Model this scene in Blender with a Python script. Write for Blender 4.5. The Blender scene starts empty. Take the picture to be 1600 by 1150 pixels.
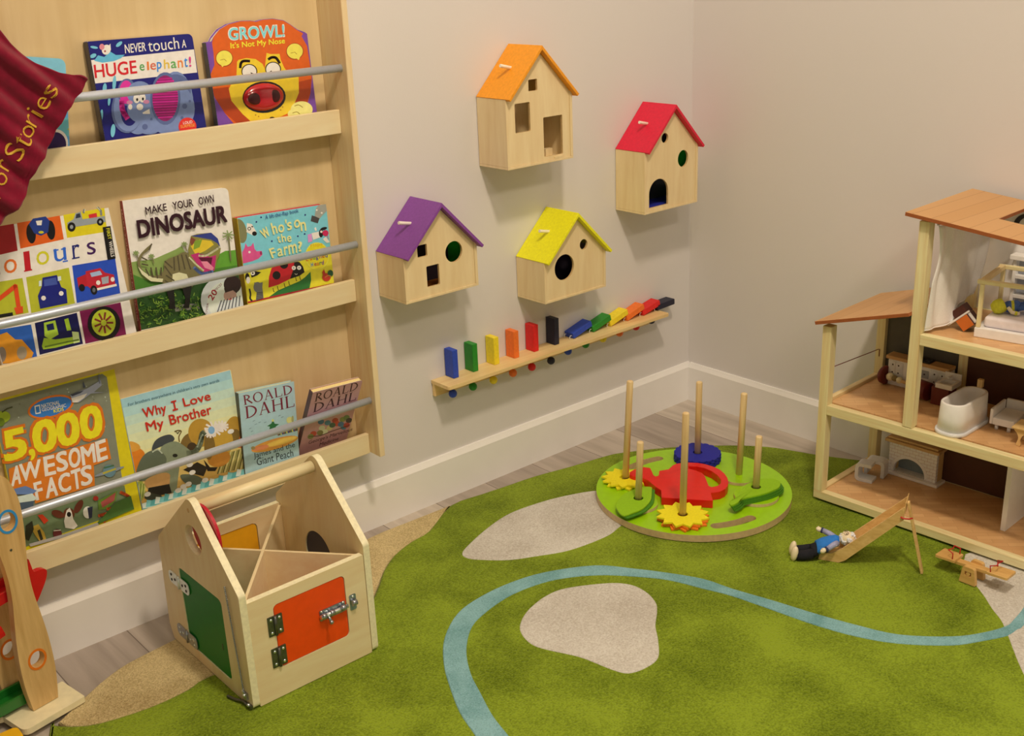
import bpy, bmesh, math, random
from mathutils import Vector, Matrix
from mathutils.geometry import tessellate_polygon

S = bpy.context.scene
COL = S.collection

# ---------------------------------------------------------------- camera
CAM = Vector((-2.59620800, -2.20637887, 1.36056265))
FPX = 1776.18333                       # focal length in pixels of the 1600 px wide frame
_yaw, _pitch, _roll = 0.868027498, -0.352274509, -0.0413185259


def _axes():
    cy, sy, cp, sp = math.cos(_yaw), math.sin(_yaw), math.cos(_pitch), math.sin(_pitch)
    f = Vector((cy * cp, sy * cp, sp))
    r = Vector((sy, -cy, 0))
    u = r.cross(f)
    c, s = math.cos(_roll), math.sin(_roll)
    return c * r + s * u, -s * r + c * u, f


RGT, UPV, FWD = _axes()
cd = bpy.data.cameras.new('camera')
cd.sensor_fit = 'HORIZONTAL'
cd.sensor_width = 36.0
cd.lens = FPX / 1600 * 36.0
cd.clip_start = 0.05
cam = bpy.data.objects.new('camera', cd)
COL.objects.link(cam)
cam.matrix_world = Matrix((
    (RGT.x, UPV.x, -FWD.x, CAM.x),
    (RGT.y, UPV.y, -FWD.y, CAM.y),
    (RGT.z, UPV.z, -FWD.z, CAM.z),
    (0, 0, 0, 1)))
S.camera = cam

# ---------------------------------------------------------------- light and exposure
S.view_settings.view_transform = 'Standard'
S.view_settings.look = 'None'
S.view_settings.gamma = 1.0
S.view_settings.exposure = -0.50
S.view_settings.use_curve_mapping = False
WARM = (1.0, 0.815, 0.61)

wd = bpy.data.worlds.new('room_ambient')
S.world = wd
wd.use_nodes = True
wd.node_tree.nodes['Background'].inputs[0].default_value = (1.0, 0.80, 0.60, 1)
wd.node_tree.nodes['Background'].inputs[1].default_value = 0.10


def disk_light(name, loc, power, size, aim=None, col=WARM):
    l = bpy.data.lights.new(name, 'AREA')
    l.shape = 'DISK'
    l.size = size
    l.energy = power
    l.color = col
    o = bpy.data.objects.new(name, l)
    COL.objects.link(o)
    o.location = loc
    if aim is not None:
        d = Vector(aim) - Vector(loc)
        o.rotation_euler = d.to_track_quat('-Z', 'Y').to_euler()
    return o


disk_light('downlight_key', (-1.57, -1.75, 3.20), 58, 0.26, (-0.95, -0.6, 0.3))
disk_light('downlight_left', (-2.3, -1.75, 3.20), 13, 0.45, (-1.5, -0.5, 0.3))
disk_light('downlight_near', (-1.35, -3.3, 3.20), 34, 0.45, (-0.8, -0.8, 0.2))
disk_light('downlight_back', (-2.5, -3.4, 3.20), 14, 0.45, (-1.2, -0.8, 0.3))
disk_light('room_bounce', (-3.1, -3.1, 0.75), 9, 1.3, (-0.9, -0.2, 0.2))  # no fitting: added low fill standing in for light bounced around the room

# ---------------------------------------------------------------- helpers


def ray(px, py):
    return FWD + RGT * ((px - 800) / FPX) + UPV * (-(py - 575) / FPX)


def atp(px, py, o, n):
    """point of the plane (o, n) that the photo shows at pixel px, py"""
    d = ray(px, py)
    return CAM + d * ((Vector(o) - CAM).dot(n) / d.dot(n))


def at(px, py, axis, v):
    d = ray(px, py)
    return CAM + d * ((v - CAM[axis]) / d[axis])


def lin(c):
    c /= 255.0
    return c / 12.92 if c <= 0.04045 else ((c + 0.055) / 1.055) ** 2.4


LREF = (0.78, 0.63, 0.46)


def c8(r, g, b):
    """paint colour of a thing that the warm room light shows as sRGB r, g, b"""
    return tuple(min(0.92, max(0.003, lin(v) / k)) for v, k in zip((r, g, b), LREF))


MATS = {}


def nt_new(name):
    m = bpy.data.materials.new(name)
    m.use_nodes = True
    return m, m.node_tree, m.node_tree.nodes['Principled BSDF']


def paint(name, rgb, rough=0.5, var=0.06, scale=60.0, bump=0.0, spec=0.5, metal=0.0, coat=0.0, sheen=0.0):
    if name in MATS:
        return MATS[name]
    m, nt, b = nt_new(name)
    col = c8(*rgb)
    n = nt.nodes.new('ShaderNodeTexNoise')
    n.inputs['Scale'].default_value = scale
    n.inputs['Detail'].default_value = 3
    tc = nt.nodes.new('ShaderNodeTexCoord')
    nt.links.new(tc.outputs['Object'], n.inputs['Vector'])
    r = nt.nodes.new('ShaderNodeValToRGB')
    r.color_ramp.elements[0].position = 0.3
    r.color_ramp.elements[1].position = 0.7
    r.color_ramp.elements[0].color = tuple(v * (1 - var) for v in col) + (1,)
    r.color_ramp.elements[1].color = tuple(min(1, v * (1 + var)) for v in col) + (1,)
    nt.links.new(n.outputs['Fac'], r.inputs['Fac'])
    nt.links.new(r.outputs['Color'], b.inputs['Base Color'])
    b.inputs['Roughness'].default_value = rough
    b.inputs['Specular IOR Level'].default_value = spec
    b.inputs['Metallic'].default_value = metal
    b.inputs['Coat Weight'].default_value = coat
    if sheen:
        b.inputs['Sheen Weight'].default_value = sheen
    if bump:
        bp = nt.nodes.new('ShaderNodeBump')
        bp.inputs['Strength'].default_value = bump
        bp.inputs['Distance'].default_value = 0.002
        nt.links.new(n.outputs['Fac'], bp.inputs['Height'])
        nt.links.new(bp.outputs['Normal'], b.inputs['Normal'])
    MATS[name] = m
    return m


def wood(name, light, dark, axis='X', scale=14.0, stretch=14.0, rough=0.45, contrast=1.0, bump=0.05):
    """straight grain along one object axis"""
    if name in MATS:
        return MATS[name]
    m, nt, b = nt_new(name)
    tc = nt.nodes.new('ShaderNodeTexCoord')
    mp = nt.nodes.new('ShaderNodeMapping')
    sc = [scale, scale, scale]
    sc['XYZ'.index(axis)] = scale / stretch
    mp.inputs['Scale'].default_value = sc
    nt.links.new(tc.outputs['Object'], mp.inputs['Vector'])
    n = nt.nodes.new('ShaderNodeTexNoise')
    n.inputs['Scale'].default_value = 2.2
    n.inputs['Detail'].default_value = 6
    n.inputs['Roughness'].default_value = 0.6
    n.inputs['Distortion'].default_value = 0.8
    nt.links.new(mp.outputs['Vector'], n.inputs['Vector'])
    w = nt.nodes.new('ShaderNodeTexNoise')
    w.inputs['Scale'].default_value = 9.0
    w.inputs['Detail'].default_value = 2
    nt.links.new(mp.outputs['Vector'], w.inputs['Vector'])
    mx = nt.nodes.new('ShaderNodeMath')
    mx.operation = 'MULTIPLY_ADD'
    nt.links.new(w.outputs['Fac'], mx.inputs[0])
    mx.inputs[1].default_value = 0.35
    nt.links.new(n.outputs['Fac'], mx.inputs[2])
    r = nt.nodes.new('ShaderNodeValToRGB')
    h = 0.22 / contrast
    r.color_ramp.elements[0].position = 0.675 - h
    r.color_ramp.elements[1].position = 0.675 + h
    r.color_ramp.elements[0].color = c8(*dark) + (1,)
    r.color_ramp.elements[1].color = c8(*light) + (1,)
    nt.links.new(mx.outputs[0], r.inputs['Fac'])
    nt.links.new(r.outputs['Color'], b.inputs['Base Color'])
    b.inputs['Roughness'].default_value = rough
    if bump:
        bp = nt.nodes.new('ShaderNodeBump')
        bp.inputs['Strength'].default_value = bump
        bp.inputs['Distance'].default_value = 0.001
        nt.links.new(mx.outputs[0], bp.inputs['Height'])
        nt.links.new(bp.outputs['Normal'], b.inputs['Normal'])
    MATS[name] = m
    return m


# ---- mesh builder: collects faces with one material index each
class MB:
    def __init__(self):
        self.v, self.f, self.mi, self.mats, self.sm = [], [], [], [], []

    def m(self, mat):
        if mat not in self.mats:
            self.mats.append(mat)
        return self.mats.index(mat)

    def add(self, verts, faces, mat, smooth=False):
        k = len(self.v)
        i = self.m(mat)
        self.v += [Vector(p) for p in verts]
        for f in faces:
            self.f.append([k + j for j in f])
            self.mi.append(i)
            self.sm.append(smooth)
        return self

    def box(self, lo, hi, mat, M=None):
        x0, y0, z0 = lo
        x1, y1, z1 = hi
        p = [(x0, y0, z0), (x1, y0, z0), (x1, y1, z0), (x0, y1, z0), (x0, y0, z1), (x1, y0, z1), (x1, y1, z1), (x0, y1, z1)]
        if M is not None:
            p = [M @ Vector(q) for q in p]
        return self.add(p, [(0, 3, 2, 1), (4, 5, 6, 7), (0, 1, 5, 4), (1, 2, 6, 5), (2, 3, 7, 6), (3, 0, 4, 7)], mat)

    def plate(self, loops, d, M, mat, edge=None, smooth=False):
        """flat board: outline loops[0] with holes loops[1:], in the xy of frame M, from z=0 to z=d"""
        vs = [Vector((p[0], p[1], 0)) for l in loops for p in l]
        tris = tessellate_polygon([[Vector((p[0], p[1], 0)) for p in l] for l in loops])
        n = len(vs)
        bot = [M @ v for v in vs]
        top = [M @ (v + Vector((0, 0, d))) for v in vs]
        fb, ft = [], []
        for t in tris:
            a, b2, c = (vs[i] for i in t)
            if (b2 - a).cross(c - a).z < 0:
                t = (t[0], t[2], t[1])
            ft.append([i + n for i in t])
            fb.append([t[0], t[2], t[1]])
        self.add(bot + top, fb + ft, mat)
        k = 0
        for li, l in enumerate(loops):
            q = len(l)
            area = sum(l[i][0] * l[(i + 1) % q][1] - l[(i + 1) % q][0] * l[i][1] for i in range(q))
            pts = [M @ Vector((p[0], p[1], 0)) for p in l] + [M @ Vector((p[0], p[1], d)) for p in l]
            fs = []
            flip = (area < 0) != (li > 0)
            for i in range(q):
                j = (i + 1) % q
                fs.append((i, j, j + q, i + q) if not flip else (j, i, i + q, j + q))
            self.add(pts, fs, edge or mat, smooth)
            k += q
        return self

    def tube(self, pts, r, mat, seg=12, caps=True, closed=False):
        pts = [Vector(p) for p in pts]
        rs = r if isinstance(r, (list, tuple)) else [r] * len(pts)
        n = len(pts)
        vs, fs = [], []
        prev = None
        for i, p in enumerate(pts):
            if closed:
                t = pts[(i + 1) % n] - pts[i - 1]
            else:
                t = pts[min(i + 1, n - 1)] - pts[max(i - 1, 0)]
            t.normalize()
            if prev is None:
                a = t.cross(Vector((0, 0, 1)))
                if a.length < 1e-3:
                    a = t.cross(Vector((1, 0, 0)))
            else:
                a = prev - t * prev.dot(t)
            a.normalize()
            prev = a
            b = t.cross(a)
            for k in range(seg):
                th = 2 * math.pi * k / seg
                vs.append(p + (a * math.cos(th) + b * math.sin(th)) * rs[i])
        for i in range(n if closed else n - 1):
            for k in range(seg):
                k2, i2 = (k + 1) % seg, (i + 1) % n
                fs.append((i * seg + k, i * seg + k2, i2 * seg + k2, i2 * seg + k))
        self.add(vs, fs, mat, True)
        if caps and not closed:
            self.add([vs[k] for k in range(seg)], [tuple(range(seg))[::-1]], mat)
            self.add([vs[(n - 1) * seg + k] for k in range(seg)], [tuple(range(seg))], mat)
        return self

    def ball(self, c, r, mat, M=None, nu=20, nv=12):
        c = Vector(c)
        rr = r if isinstance(r, (list, tuple)) else (r, r, r)
        vs, fs = [], []
        for i in range(nv + 1):
            ph = math.pi * i / nv
            for j in range(nu):
                th = 2 * math.pi * j / nu
                q = Vector((rr[0] * math.sin(ph) * math.cos(th), rr[1] * math.sin(ph) * math.sin(th), rr[2] * math.cos(ph)))
                vs.append(c + (M @ q if M is not None else q))
        for i in range(nv):
            for j in range(nu):
                k = (j + 1) % nu
                if i == 0:
                    fs.append((j, nu + j, nu + k))
                elif i == nv - 1:
                    fs.append((i * nu + j, (i + 1) * nu + j, i * nu + k))
                else:
                    fs.append((i * nu + j, (i + 1) * nu + j, (i + 1) * nu + k, i * nu + k))
        return self.add(vs, fs, mat, True)

    def lathe(self, prof, M, mat, seg=32, smooth=True):
        """prof: (radius, height) from bottom to top round the z of frame M"""
        vs, fs = [], []
        for r, z in prof:
            for k in range(seg):
                th = 2 * math.pi * k / seg
                vs.append(M @ Vector((r * math.cos(th), r * math.sin(th), z)))
        for i in range(len(prof) - 1):
            for k in range(seg):
                k2 = (k + 1) % seg
                fs.append((i * seg + k, i * seg + k2, (i + 1) * seg + k2, (i + 1) * seg + k))
        self.add(vs, fs, mat, smooth)
        if prof[0][0] > 1e-6:
            self.add(vs[:seg], [tuple(range(seg))[::-1]], mat)
        if prof[-1][0] > 1e-6:
            self.add(vs[-seg:], [tuple(range(seg))], mat)
        return self

    def surf(self, rows, mat, smooth=True):
        n = len(rows[0])
        vs = [p for r in rows for p in r]
        fs = [(i * n + j, i * n + j + 1, (i + 1) * n + j + 1, (i + 1) * n + j) for i in range(len(rows) - 1) for j in range(n - 1)]
        return self.add(vs, fs, mat, smooth)


def root_loc(o):
    v = Vector((0, 0, 0))
    while o is not None:
        v += o.location
        o = o.parent
    return v


def obj(name, mb, parent=None, loc=None, bevel=0.0, seg=2, label=None, solid=0.0, weld=True):
    """link the collected faces (world coordinates) as ONE mesh object"""
    me = bpy.data.meshes.new(name)
    base = root_loc(parent) if parent is not None else Vector(loc or (0, 0, 0))
    me.from_pydata([tuple(v - base) for v in mb.v], [], mb.f)
    for mm in mb.mats:
        me.materials.append(mm)
    for p, i, s in zip(me.polygons, mb.mi, mb.sm):
        p.material_index = i
        p.use_smooth = s
    if weld:
        bm = bmesh.new()
        bm.from_mesh(me)
        bmesh.ops.remove_doubles(bm, verts=bm.verts, dist=1e-6)
        bm.to_mesh(me)
        bm.free()
    o = bpy.data.objects.new(name, me)
    COL.objects.link(o)
    if parent is not None:
        o.parent = parent
    else:
        o.location = base
    if solid:
        md = o.modifiers.new('thickness', 'SOLIDIFY')
        md.thickness = solid
        md.offset = 0
    if bevel:
        md = o.modifiers.new('rounded_edges', 'BEVEL')
        md.width = bevel
        md.segments = seg
        md.limit_method = 'ANGLE'
        md.angle_limit = math.radians(40)
    if label:
        o['label'] = label
    return o


def tag(o, label, cat, group=None):
    o['label'] = label
    o['category'] = cat
    if group:
        o['group'] = group
    return o


def thing(name, loc, label, cat, group=None):
    o = bpy.data.objects.new(name, None)
    o.empty_display_size = 0.05
    COL.objects.link(o)
    o.location = loc
    return tag(o, label, cat, group)


def struct(name, mb, bevel=0.0):
    o = obj(name, mb, None, (0, 0, 0), bevel)
    o['kind'] = 'structure'
    o['label'] = name.replace('_', ' ')
    return o


def frame(o, x, y=None, z=None):
    """matrix from origin and axes"""
    x = Vector(x).normalized()
    if z is None:
        y = Vector(y).normalized()
        z = x.cross(y).normalized()
    else:
        z = Vector(z).normalized()
        y = z.cross(x).normalized()
    o = Vector(o)
    return Matrix(((x.x, y.x, z.x, o.x), (x.y, y.y, z.y, o.y), (x.z, y.z, z.z, o.z), (0, 0, 0, 1)))


def circle(cx, cy, r, n=32, ry=None, a0=0.0, a1=2 * math.pi):
    ry = r if ry is None else ry
    full = abs(a1 - a0 - 2 * math.pi) < 1e-6
    k = n if full else n + 1
    return [(cx + r * math.cos(a0 + (a1 - a0) * i / n), cy + ry * math.sin(a0 + (a1 - a0) * i / n)) for i in range(k)]


def rrect(x0, y0, x1, y1, r, n=5):
    out = []
    for cx, cy, a in ((x1 - r, y0 + r, -math.pi / 2), (x1 - r, y1 - r, 0), (x0 + r, y1 - r, math.pi / 2), (x0 + r, y0 + r, math.pi)):
        for i in range(n + 1):
            t = a + math.pi / 2 * i / n
            out.append((cx + r * math.cos(t), cy + r * math.sin(t)))
    return out


def rounded(pts, rads, n=5):
    """polygon with each corner rounded by its radius"""
    out = []
    q = len(pts)
    for i, p in enumerate(pts):
        r = rads[i] if isinstance(rads, (list, tuple)) else rads
        p = Vector(p)
        if r <= 0:
            out.append((p.x, p.y))
            continue
        a = (Vector(pts[i - 1]) - p).normalized()
        b = (Vector(pts[(i + 1) % q]) - p).normalized()
        ang = a.angle(b)
        t = r / math.tan(ang / 2)
        s, e = p + a * t, p + b * t
        c = p + (a + b).normalized() * (r / math.sin(ang / 2))
        a0, a1 = math.atan2(s.y - c.y, s.x - c.x), math.atan2(e.y - c.y, e.x - c.x)
        d = (a1 - a0 + math.pi) % (2 * math.pi) - math.pi
        out += [(c.x + r * math.cos(a0 + d * k / n), c.y + r * math.sin(a0 + d * k / n)) for k in range(n + 1)]
    return out


def crv(pts, closed=True, k=6):
    """smooth curve through the points (Catmull-Rom)"""
    out = []
    n = len(pts)
    rng = n if closed else n - 1
    for i in range(rng):
        g = (lambda j: pts[j % n]) if closed else (lambda j: pts[max(0, min(n - 1, j))])
        p0, p1, p2, p3 = g(i - 1), g(i), g(i + 1), g(i + 2)
        for s in range(k):
            t = s / k
            out.append(tuple(0.5 * (2 * p1[d] + (p2[d] - p0[d]) * t + (2 * p0[d] - 5 * p1[d] + 4 * p2[d] - p3[d]) * t * t + (3 * p1[d] - p0[d] - 3 * p2[d] + p3[d]) * t ** 3) for d in range(len(p1))))
    if not closed:
        out.append(tuple(pts[-1]))
    return out


_TXT = {}


def glyphs(s, bold=0.0):
    """flat mesh of a piece of lettering: vertices scaled to the unit box, faces, aspect"""
    key = (s, bold)
    if key in _TXT:
        return _TXT[key]
    cu = bpy.data.curves.new('lettering', 'FONT')
    cu.body = s
    cu.size = 1.0
    cu.offset = bold
    cu.resolution_u = 3
    o = bpy.data.objects.new('lettering', cu)
    COL.objects.link(o)
    dg = bpy.context.evaluated_depsgraph_get()
    dg.update()
    me = bpy.data.meshes.new_from_object(o.evaluated_get(dg))
    vs = [(v.co.x, v.co.y) for v in me.vertices]
    fs = [tuple(p.vertices) for p in me.polygons]
    bpy.data.objects.remove(o)
    bpy.data.curves.remove(cu)
    bpy.data.meshes.remove(me)
    x0, x1 = min(v[0] for v in vs), max(v[0] for v in vs)
    y0, y1 = min(v[1] for v in vs), max(v[1] for v in vs)
    res = ([((v[0] - x0) / (x1 - x0), (v[1] - y0) / (y1 - y0)) for v in vs], fs, (x1 - x0) / (y1 - y0))
    _TXT[key] = res
    return res

# ---------------------------------------------------------------- materials of the room
def wall_mat():
    m, nt, b = nt_new('wall_paint')
    b.inputs['Base Color'].default_value = c8(201, 181, 158) + (1,)
    b.inputs['Roughness'].default_value = 0.75
    n = nt.nodes.new('ShaderNodeTexNoise')
    n.inputs['Scale'].default_value = 260
    n.inputs['Detail'].default_value = 2
    tc = nt.nodes.new('ShaderNodeTexCoord')
    nt.links.new(tc.outputs['Object'], n.inputs['Vector'])
    bp = nt.nodes.new('ShaderNodeBump')
    bp.inputs['Strength'].default_value = 0.12
    bp.inputs['Distance'].default_value = 0.001
    nt.links.new(n.outputs['Fac'], bp.inputs['Height'])
    nt.links.new(bp.outputs['Normal'], b.inputs['Normal'])
    return m


def floor_mat():
    m, nt, b = nt_new('floor_planks')
    tc = nt.nodes.new('ShaderNodeTexCoord')
    mp = nt.nodes.new('ShaderNodeMapping')
    mp.inputs['Rotation'].default_value = (0, 0, math.radians(90))
    nt.links.new(tc.outputs['Object'], mp.inputs['Vector'])
    br = nt.nodes.new('ShaderNodeTexBrick')
    br.inputs['Scale'].default_value = 1.0
    br.inputs['Brick Width'].default_value = 1.1
    br.inputs['Row Height'].default_value = 0.17
    br.inputs['Mortar Size'].default_value = 0.0012
    br.inputs['Color1'].default_value = c8(190, 165, 135) + (1,)
    br.inputs['Color2'].default_value = c8(160, 136, 112) + (1,)
    br.inputs['Mortar'].default_value = c8(108, 88, 70) + (1,)
    nt.links.new(mp.outputs['Vector'], br.inputs['Vector'])
    m2 = nt.nodes.new('ShaderNodeMapping')
    m2.inputs['Scale'].default_value = (13, 1.1, 1)
    nt.links.new(tc.outputs['Object'], m2.inputs['Vector'])
    n = nt.nodes.new('ShaderNodeTexNoise')
    n.inputs['Scale'].default_value = 2.0
    n.inputs['Detail'].default_value = 8
    n.inputs['Distortion'].default_value = 0.6
    nt.links.new(m2.outputs['Vector'], n.inputs['Vector'])
    r = nt.nodes.new('ShaderNodeValToRGB')
    r.color_ramp.elements[0].position = 0.32
    r.color_ramp.elements[1].position = 0.66
    r.color_ramp.elements[0].color = (0.62, 0.60, 0.58, 1)
    r.color_ramp.elements[1].color = (1, 1, 1, 1)
    nt.links.new(n.outputs['Fac'], r.inputs['Fac'])
    mx = nt.nodes.new('ShaderNodeMix')
    mx.data_type = 'RGBA'
    mx.blend_type = 'MULTIPLY'
    mx.inputs['Factor'].default_value = 0.8
    nt.links.new(br.outputs['Color'], mx.inputs[6])
    nt.links.new(r.outputs['Color'], mx.inputs[7])
    nt.links.new(mx.outputs[2], b.inputs['Base Color'])
    b.inputs['Roughness'].default_value = 0.38
    return m


def pile(name, a, c, fine=270.0, broad=7.0, bump=1.0, dist=0.004, soft=0.7):
    """cut-pile carpet: tuft grain plus broad brushed patches"""
    m, nt, b = nt_new(name)
    tc = nt.nodes.new('ShaderNodeTexCoord')
    n1 = nt.nodes.new('ShaderNodeTexNoise')
    n1.inputs['Scale'].default_value = broad
    n1.inputs['Detail'].default_value = 3
    n1.inputs['Roughness'].default_value = 0.42
    n1.inputs['Distortion'].default_value = 0.5
    n2 = nt.nodes.new('ShaderNodeTexNoise')
    n2.inputs['Scale'].default_value = fine
    n2.inputs['Detail'].default_value = 2
    n3 = nt.nodes.new('ShaderNodeTexNoise')
    n3.inputs['Scale'].default_value = 60
    n3.inputs['Detail'].default_value = 3
    for n in (n1, n2, n3):
        nt.links.new(tc.outputs['Object'], n.inputs['Vector'])
    a1 = nt.nodes.new('ShaderNodeMath')
    a1.operation = 'MULTIPLY_ADD'
    a1.inputs[1].default_value = 0.62
    nt.links.new(n2.outputs['Fac'], a1.inputs[0])
    a0 = nt.nodes.new('ShaderNodeMath')
    a0.operation = 'MULTIPLY_ADD'
    a0.inputs[1].default_value = soft
    a0.inputs[2].default_value = 0.5 * (1 - soft)
    nt.links.new(n1.outputs['Fac'], a0.inputs[0])
    nt.links.new(a0.outputs[0], a1.inputs[2])
    a2 = nt.nodes.new('ShaderNodeMath')
    a2.operation = 'MULTIPLY_ADD'
    a2.inputs[1].default_value = 0.10
    nt.links.new(n3.outputs['Fac'], a2.inputs[0])
    nt.links.new(a1.outputs[0], a2.inputs[2])
    r = nt.nodes.new('ShaderNodeValToRGB')
    r.color_ramp.elements[0].position = 0.67
    r.color_ramp.elements[1].position = 1.06
    r.color_ramp.elements[0].color = c8(*a) + (1,)
    r.color_ramp.elements[1].color = c8(*c) + (1,)
    nt.links.new(a2.outputs[0], r.inputs['Fac'])
    nt.links.new(r.outputs['Color'], b.inputs['Base Color'])
    b.inputs['Roughness'].default_value = 0.95
    b.inputs['Specular IOR Level'].default_value = 0.1
    b.inputs['Sheen Weight'].default_value = 0.08
    b.inputs['Sheen Roughness'].default_value = 0.5
    bp = nt.nodes.new('ShaderNodeBump')
    bp.inputs['Strength'].default_value = bump
    bp.inputs['Distance'].default_value = dist
    nt.links.new(n2.outputs['Fac'], bp.inputs['Height'])
    nt.links.new(bp.outputs['Normal'], b.inputs['Normal'])
    return m


WALL = wall_mat()
TRIM = paint('trim_white', (236, 219, 190), 0.45, 0.015, 12)
FLOOR = floor_mat()

# ---------------------------------------------------------------- room shell
struct('floor', MB().box((-4.2, -3.8, -0.05), (0.1, 0.1, 0), FLOOR))
struct('wall_left', MB().box((-4.2, 0, -0.02), (0.1, 0.1, 3.26), WALL))
struct('wall_right', MB().box((0, -3.8, -0.02), (0.1, 0.0, 3.26), WALL))
struct('ceiling', MB().box((-4.2, -3.8, 3.26), (0.1, 0.1, 3.35), paint('ceiling_white', (225, 210, 185), 0.8, 0.01)))
BBH = 0.124
prof = [(0, 0), (0.013, 0), (0.013, BBH - 0.014), (0.007, BBH - 0.004), (0.005, BBH), (0, BBH)]
b1 = MB()
L0, L1 = -4.2, 0.0
pts = [(L0, -d, z) for d, z in prof] + [(L1, -d, z) for d, z in prof]
k = len(prof)
b1.add(pts, [(i, i + k, (i + 1) % k + k, (i + 1) % k) for i in range(k)] + [tuple(range(k)), tuple(range(k, 2 * k))[::-1]], TRIM)
struct('baseboard_left', b1)
b2 = MB()
pts = [(-d, -0.0131, z) for d, z in prof] + [(-d, -3.8, z) for d, z in prof]
b2.add(pts, [(i, i + k, (i + 1) % k + k, (i + 1) % k) for i in range(k)] + [tuple(range(k)), tuple(range(k, 2 * k))[::-1]], TRIM)
struct('baseboard_right', b2)

# ---------------------------------------------------------------- rug
RZ = 0.0125
GREEN = pile('rug_green_pile', (82, 91, 4), (130, 138, 28), broad=5.5)
TAN = pile('rug_tan_pile', (150, 118, 66), (208, 174, 114), fine=330, broad=8, soft=0.4)
GREY = pile('rug_grey_pile', (166, 146, 120), (200, 181, 153), fine=260, broad=6, bump=0.7, soft=0.45)
BLUE = pile('rug_blue_pile', (100, 136, 124), (138, 168, 154), fine=380, broad=12)


def gp(x, y, z=RZ):
    q = at(x, y, 2, z)
    return (q.x, q.y)


green_px = [(78, 1130), (110, 1133), (156, 1128), (235, 1103), (293, 1076), (325, 1056), (450, 1010), (560, 960), (588, 921), (598.5, 892), (615, 867), (642.5, 845), (670, 828.5), (703, 789),
            (752.5, 770.8), (785.5, 759.8), (835, 743), (890, 728), (945, 711.6), (972.5, 706), (1050, 697.5), (1140, 694.5), (1200, 697), (1240, 703), (1279, 709.6), (1336, 717)]
edge = [gp(*q) for q in green_px]
far_right = [(-0.03, -0.72), (-0.03, -0.95), (-0.035, -1.3), (-0.08, -1.7), (-0.25, -2.05), (-0.7, -2.35), (-1.3, -2.45), (-1.9, -2.3), (-2.3, -1.9), (-2.45, -1.3), (-2.38, -0.8)]
loop = crv(edge, closed=False, k=3) + crv([edge[-1]] + far_right, closed=False, k=5)[1:]
rug = MB()


def rug_layer(mb, poly, z0, z1, mat, skirt=0.0):
    """a patch of pile: flat top with a soft rounded rim down to z0"""
    ar = sum(poly[i][0] * poly[(i + 1) % len(poly)][1] - poly[(i + 1) % len(poly)][0] * poly[i][1] for i in range(len(poly)))
    if ar < 0:
        poly = poly[::-1]
    n = len(poly)
    rings = []
    for ins, z in ((0.0, z0), (skirt * 0.05, z0 + (z1 - z0) * 0.55), (skirt * 0.35, z0 + (z1 - z0) * 0.88), (skirt, z1)):
        ring = []
        for i in range(n):
            a, p, c = Vector(poly[i - 1]), Vector(poly[i]), Vector(poly[(i + 1) % n])
            d = (c - a)
            d.normalize()
            nn = Vector((-d.y, d.x))
            q = p + nn * ins
            ring.append(Vector((q.x, q.y, z)))
        rings.append(ring)
    vs = [v for r in rings for v in r]
    fs = [(i * n + j, i * n + (j + 1) % n, (i + 1) * n + (j + 1) % n, (i + 1) * n + j) for i in range(3) for j in range(n)]
    tr = [tuple(3 * n + t for t in tri) for tri in tessellate_polygon([[Vector((v.x, v.y, 0)) for v in rings[3]]])]
    tr = [t if (vs[t[1]] - vs[t[0]]).cross(vs[t[2]] - vs[t[0]]).z > 0 else t[::-1] for t in tr]
    mb.add(vs, fs, mat, True)
    mb.add(vs, tr, mat, False)


rug_layer(rug, loop, 0.0005, RZ, GREEN, 0.008)
tan_px = [(90, 1128), (118, 1100), (140, 1080), (164, 1059), (200, 1034), (273, 997), (330, 968), (420, 925), (500, 884), (576.5, 839), (642.5, 812), (697.5, 790.5), (703, 789.5)]
tan_in = [(703, 790.5), (670, 829), (642, 846), (615, 868), (598, 893), (587, 922), (560, 961), (450, 1011), (325, 1057), (293, 1077), (235, 1104), (156, 1129), (110, 1134)]
tan = crv([gp(*q) for q in tan_px], closed=False, k=3) + crv([gp(*q) for q in tan_in], closed=False, k=3)
rug_layer(rug, tan, 0.0005, RZ - 0.0015, TAN, 0.004)
g1 = [(722, 865.6), (730.5, 853), (760.8, 825.8), (796.5, 802.4), (846, 784.5), (890, 773.5), (936.8, 766.6), (990, 770), (1000, 795), (967, 824.4), (945, 839.5), (890, 860), (835, 869.8), (793.8, 875.3), (752.5, 875), (730.5, 872.5)]
rug_layer(rug, crv([gp(*q) for q in g1], k=5), RZ - 0.002, RZ + 0.0012, GREY, 0.003)
g2 = [(812.6, 975.5), (825, 953.5), (852.5, 931.5), (885.5, 919), (948.8, 911.4), (984.5, 913.6), (1009, 924.6), (1024.4, 941), (1027, 956), (1024.4, 978), (1028.5, 1000), (1028.5, 1027.8), (1009, 1044), (981.8, 1052.5), (957, 1047), (929.5, 1036), (902, 1026), (852.5, 1015), (830.5, 1007), (815.4, 992)]
rug_layer(rug, crv([gp(*q) for q in g2], k=5), RZ - 0.002, RZ + 0.0012, GREY, 0.003)
g3a = [gp(*q) for q in [(1508, 866), (1507, 890), (1536, 929.5), (1550, 951.5), (1567, 975), (1587, 1026), (1600, 1055.5), (1640, 1140)]]
g3 = crv(g3a, closed=False, k=4) + [(-0.62, -1.75), (-0.35, -1.8), (-0.15, -1.6), (-0.09, -1.3), (-0.2, -1.15)]
rug_layer(rug, g3, RZ - 0.002, RZ + 0.0009, GREY, 0.003)
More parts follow.
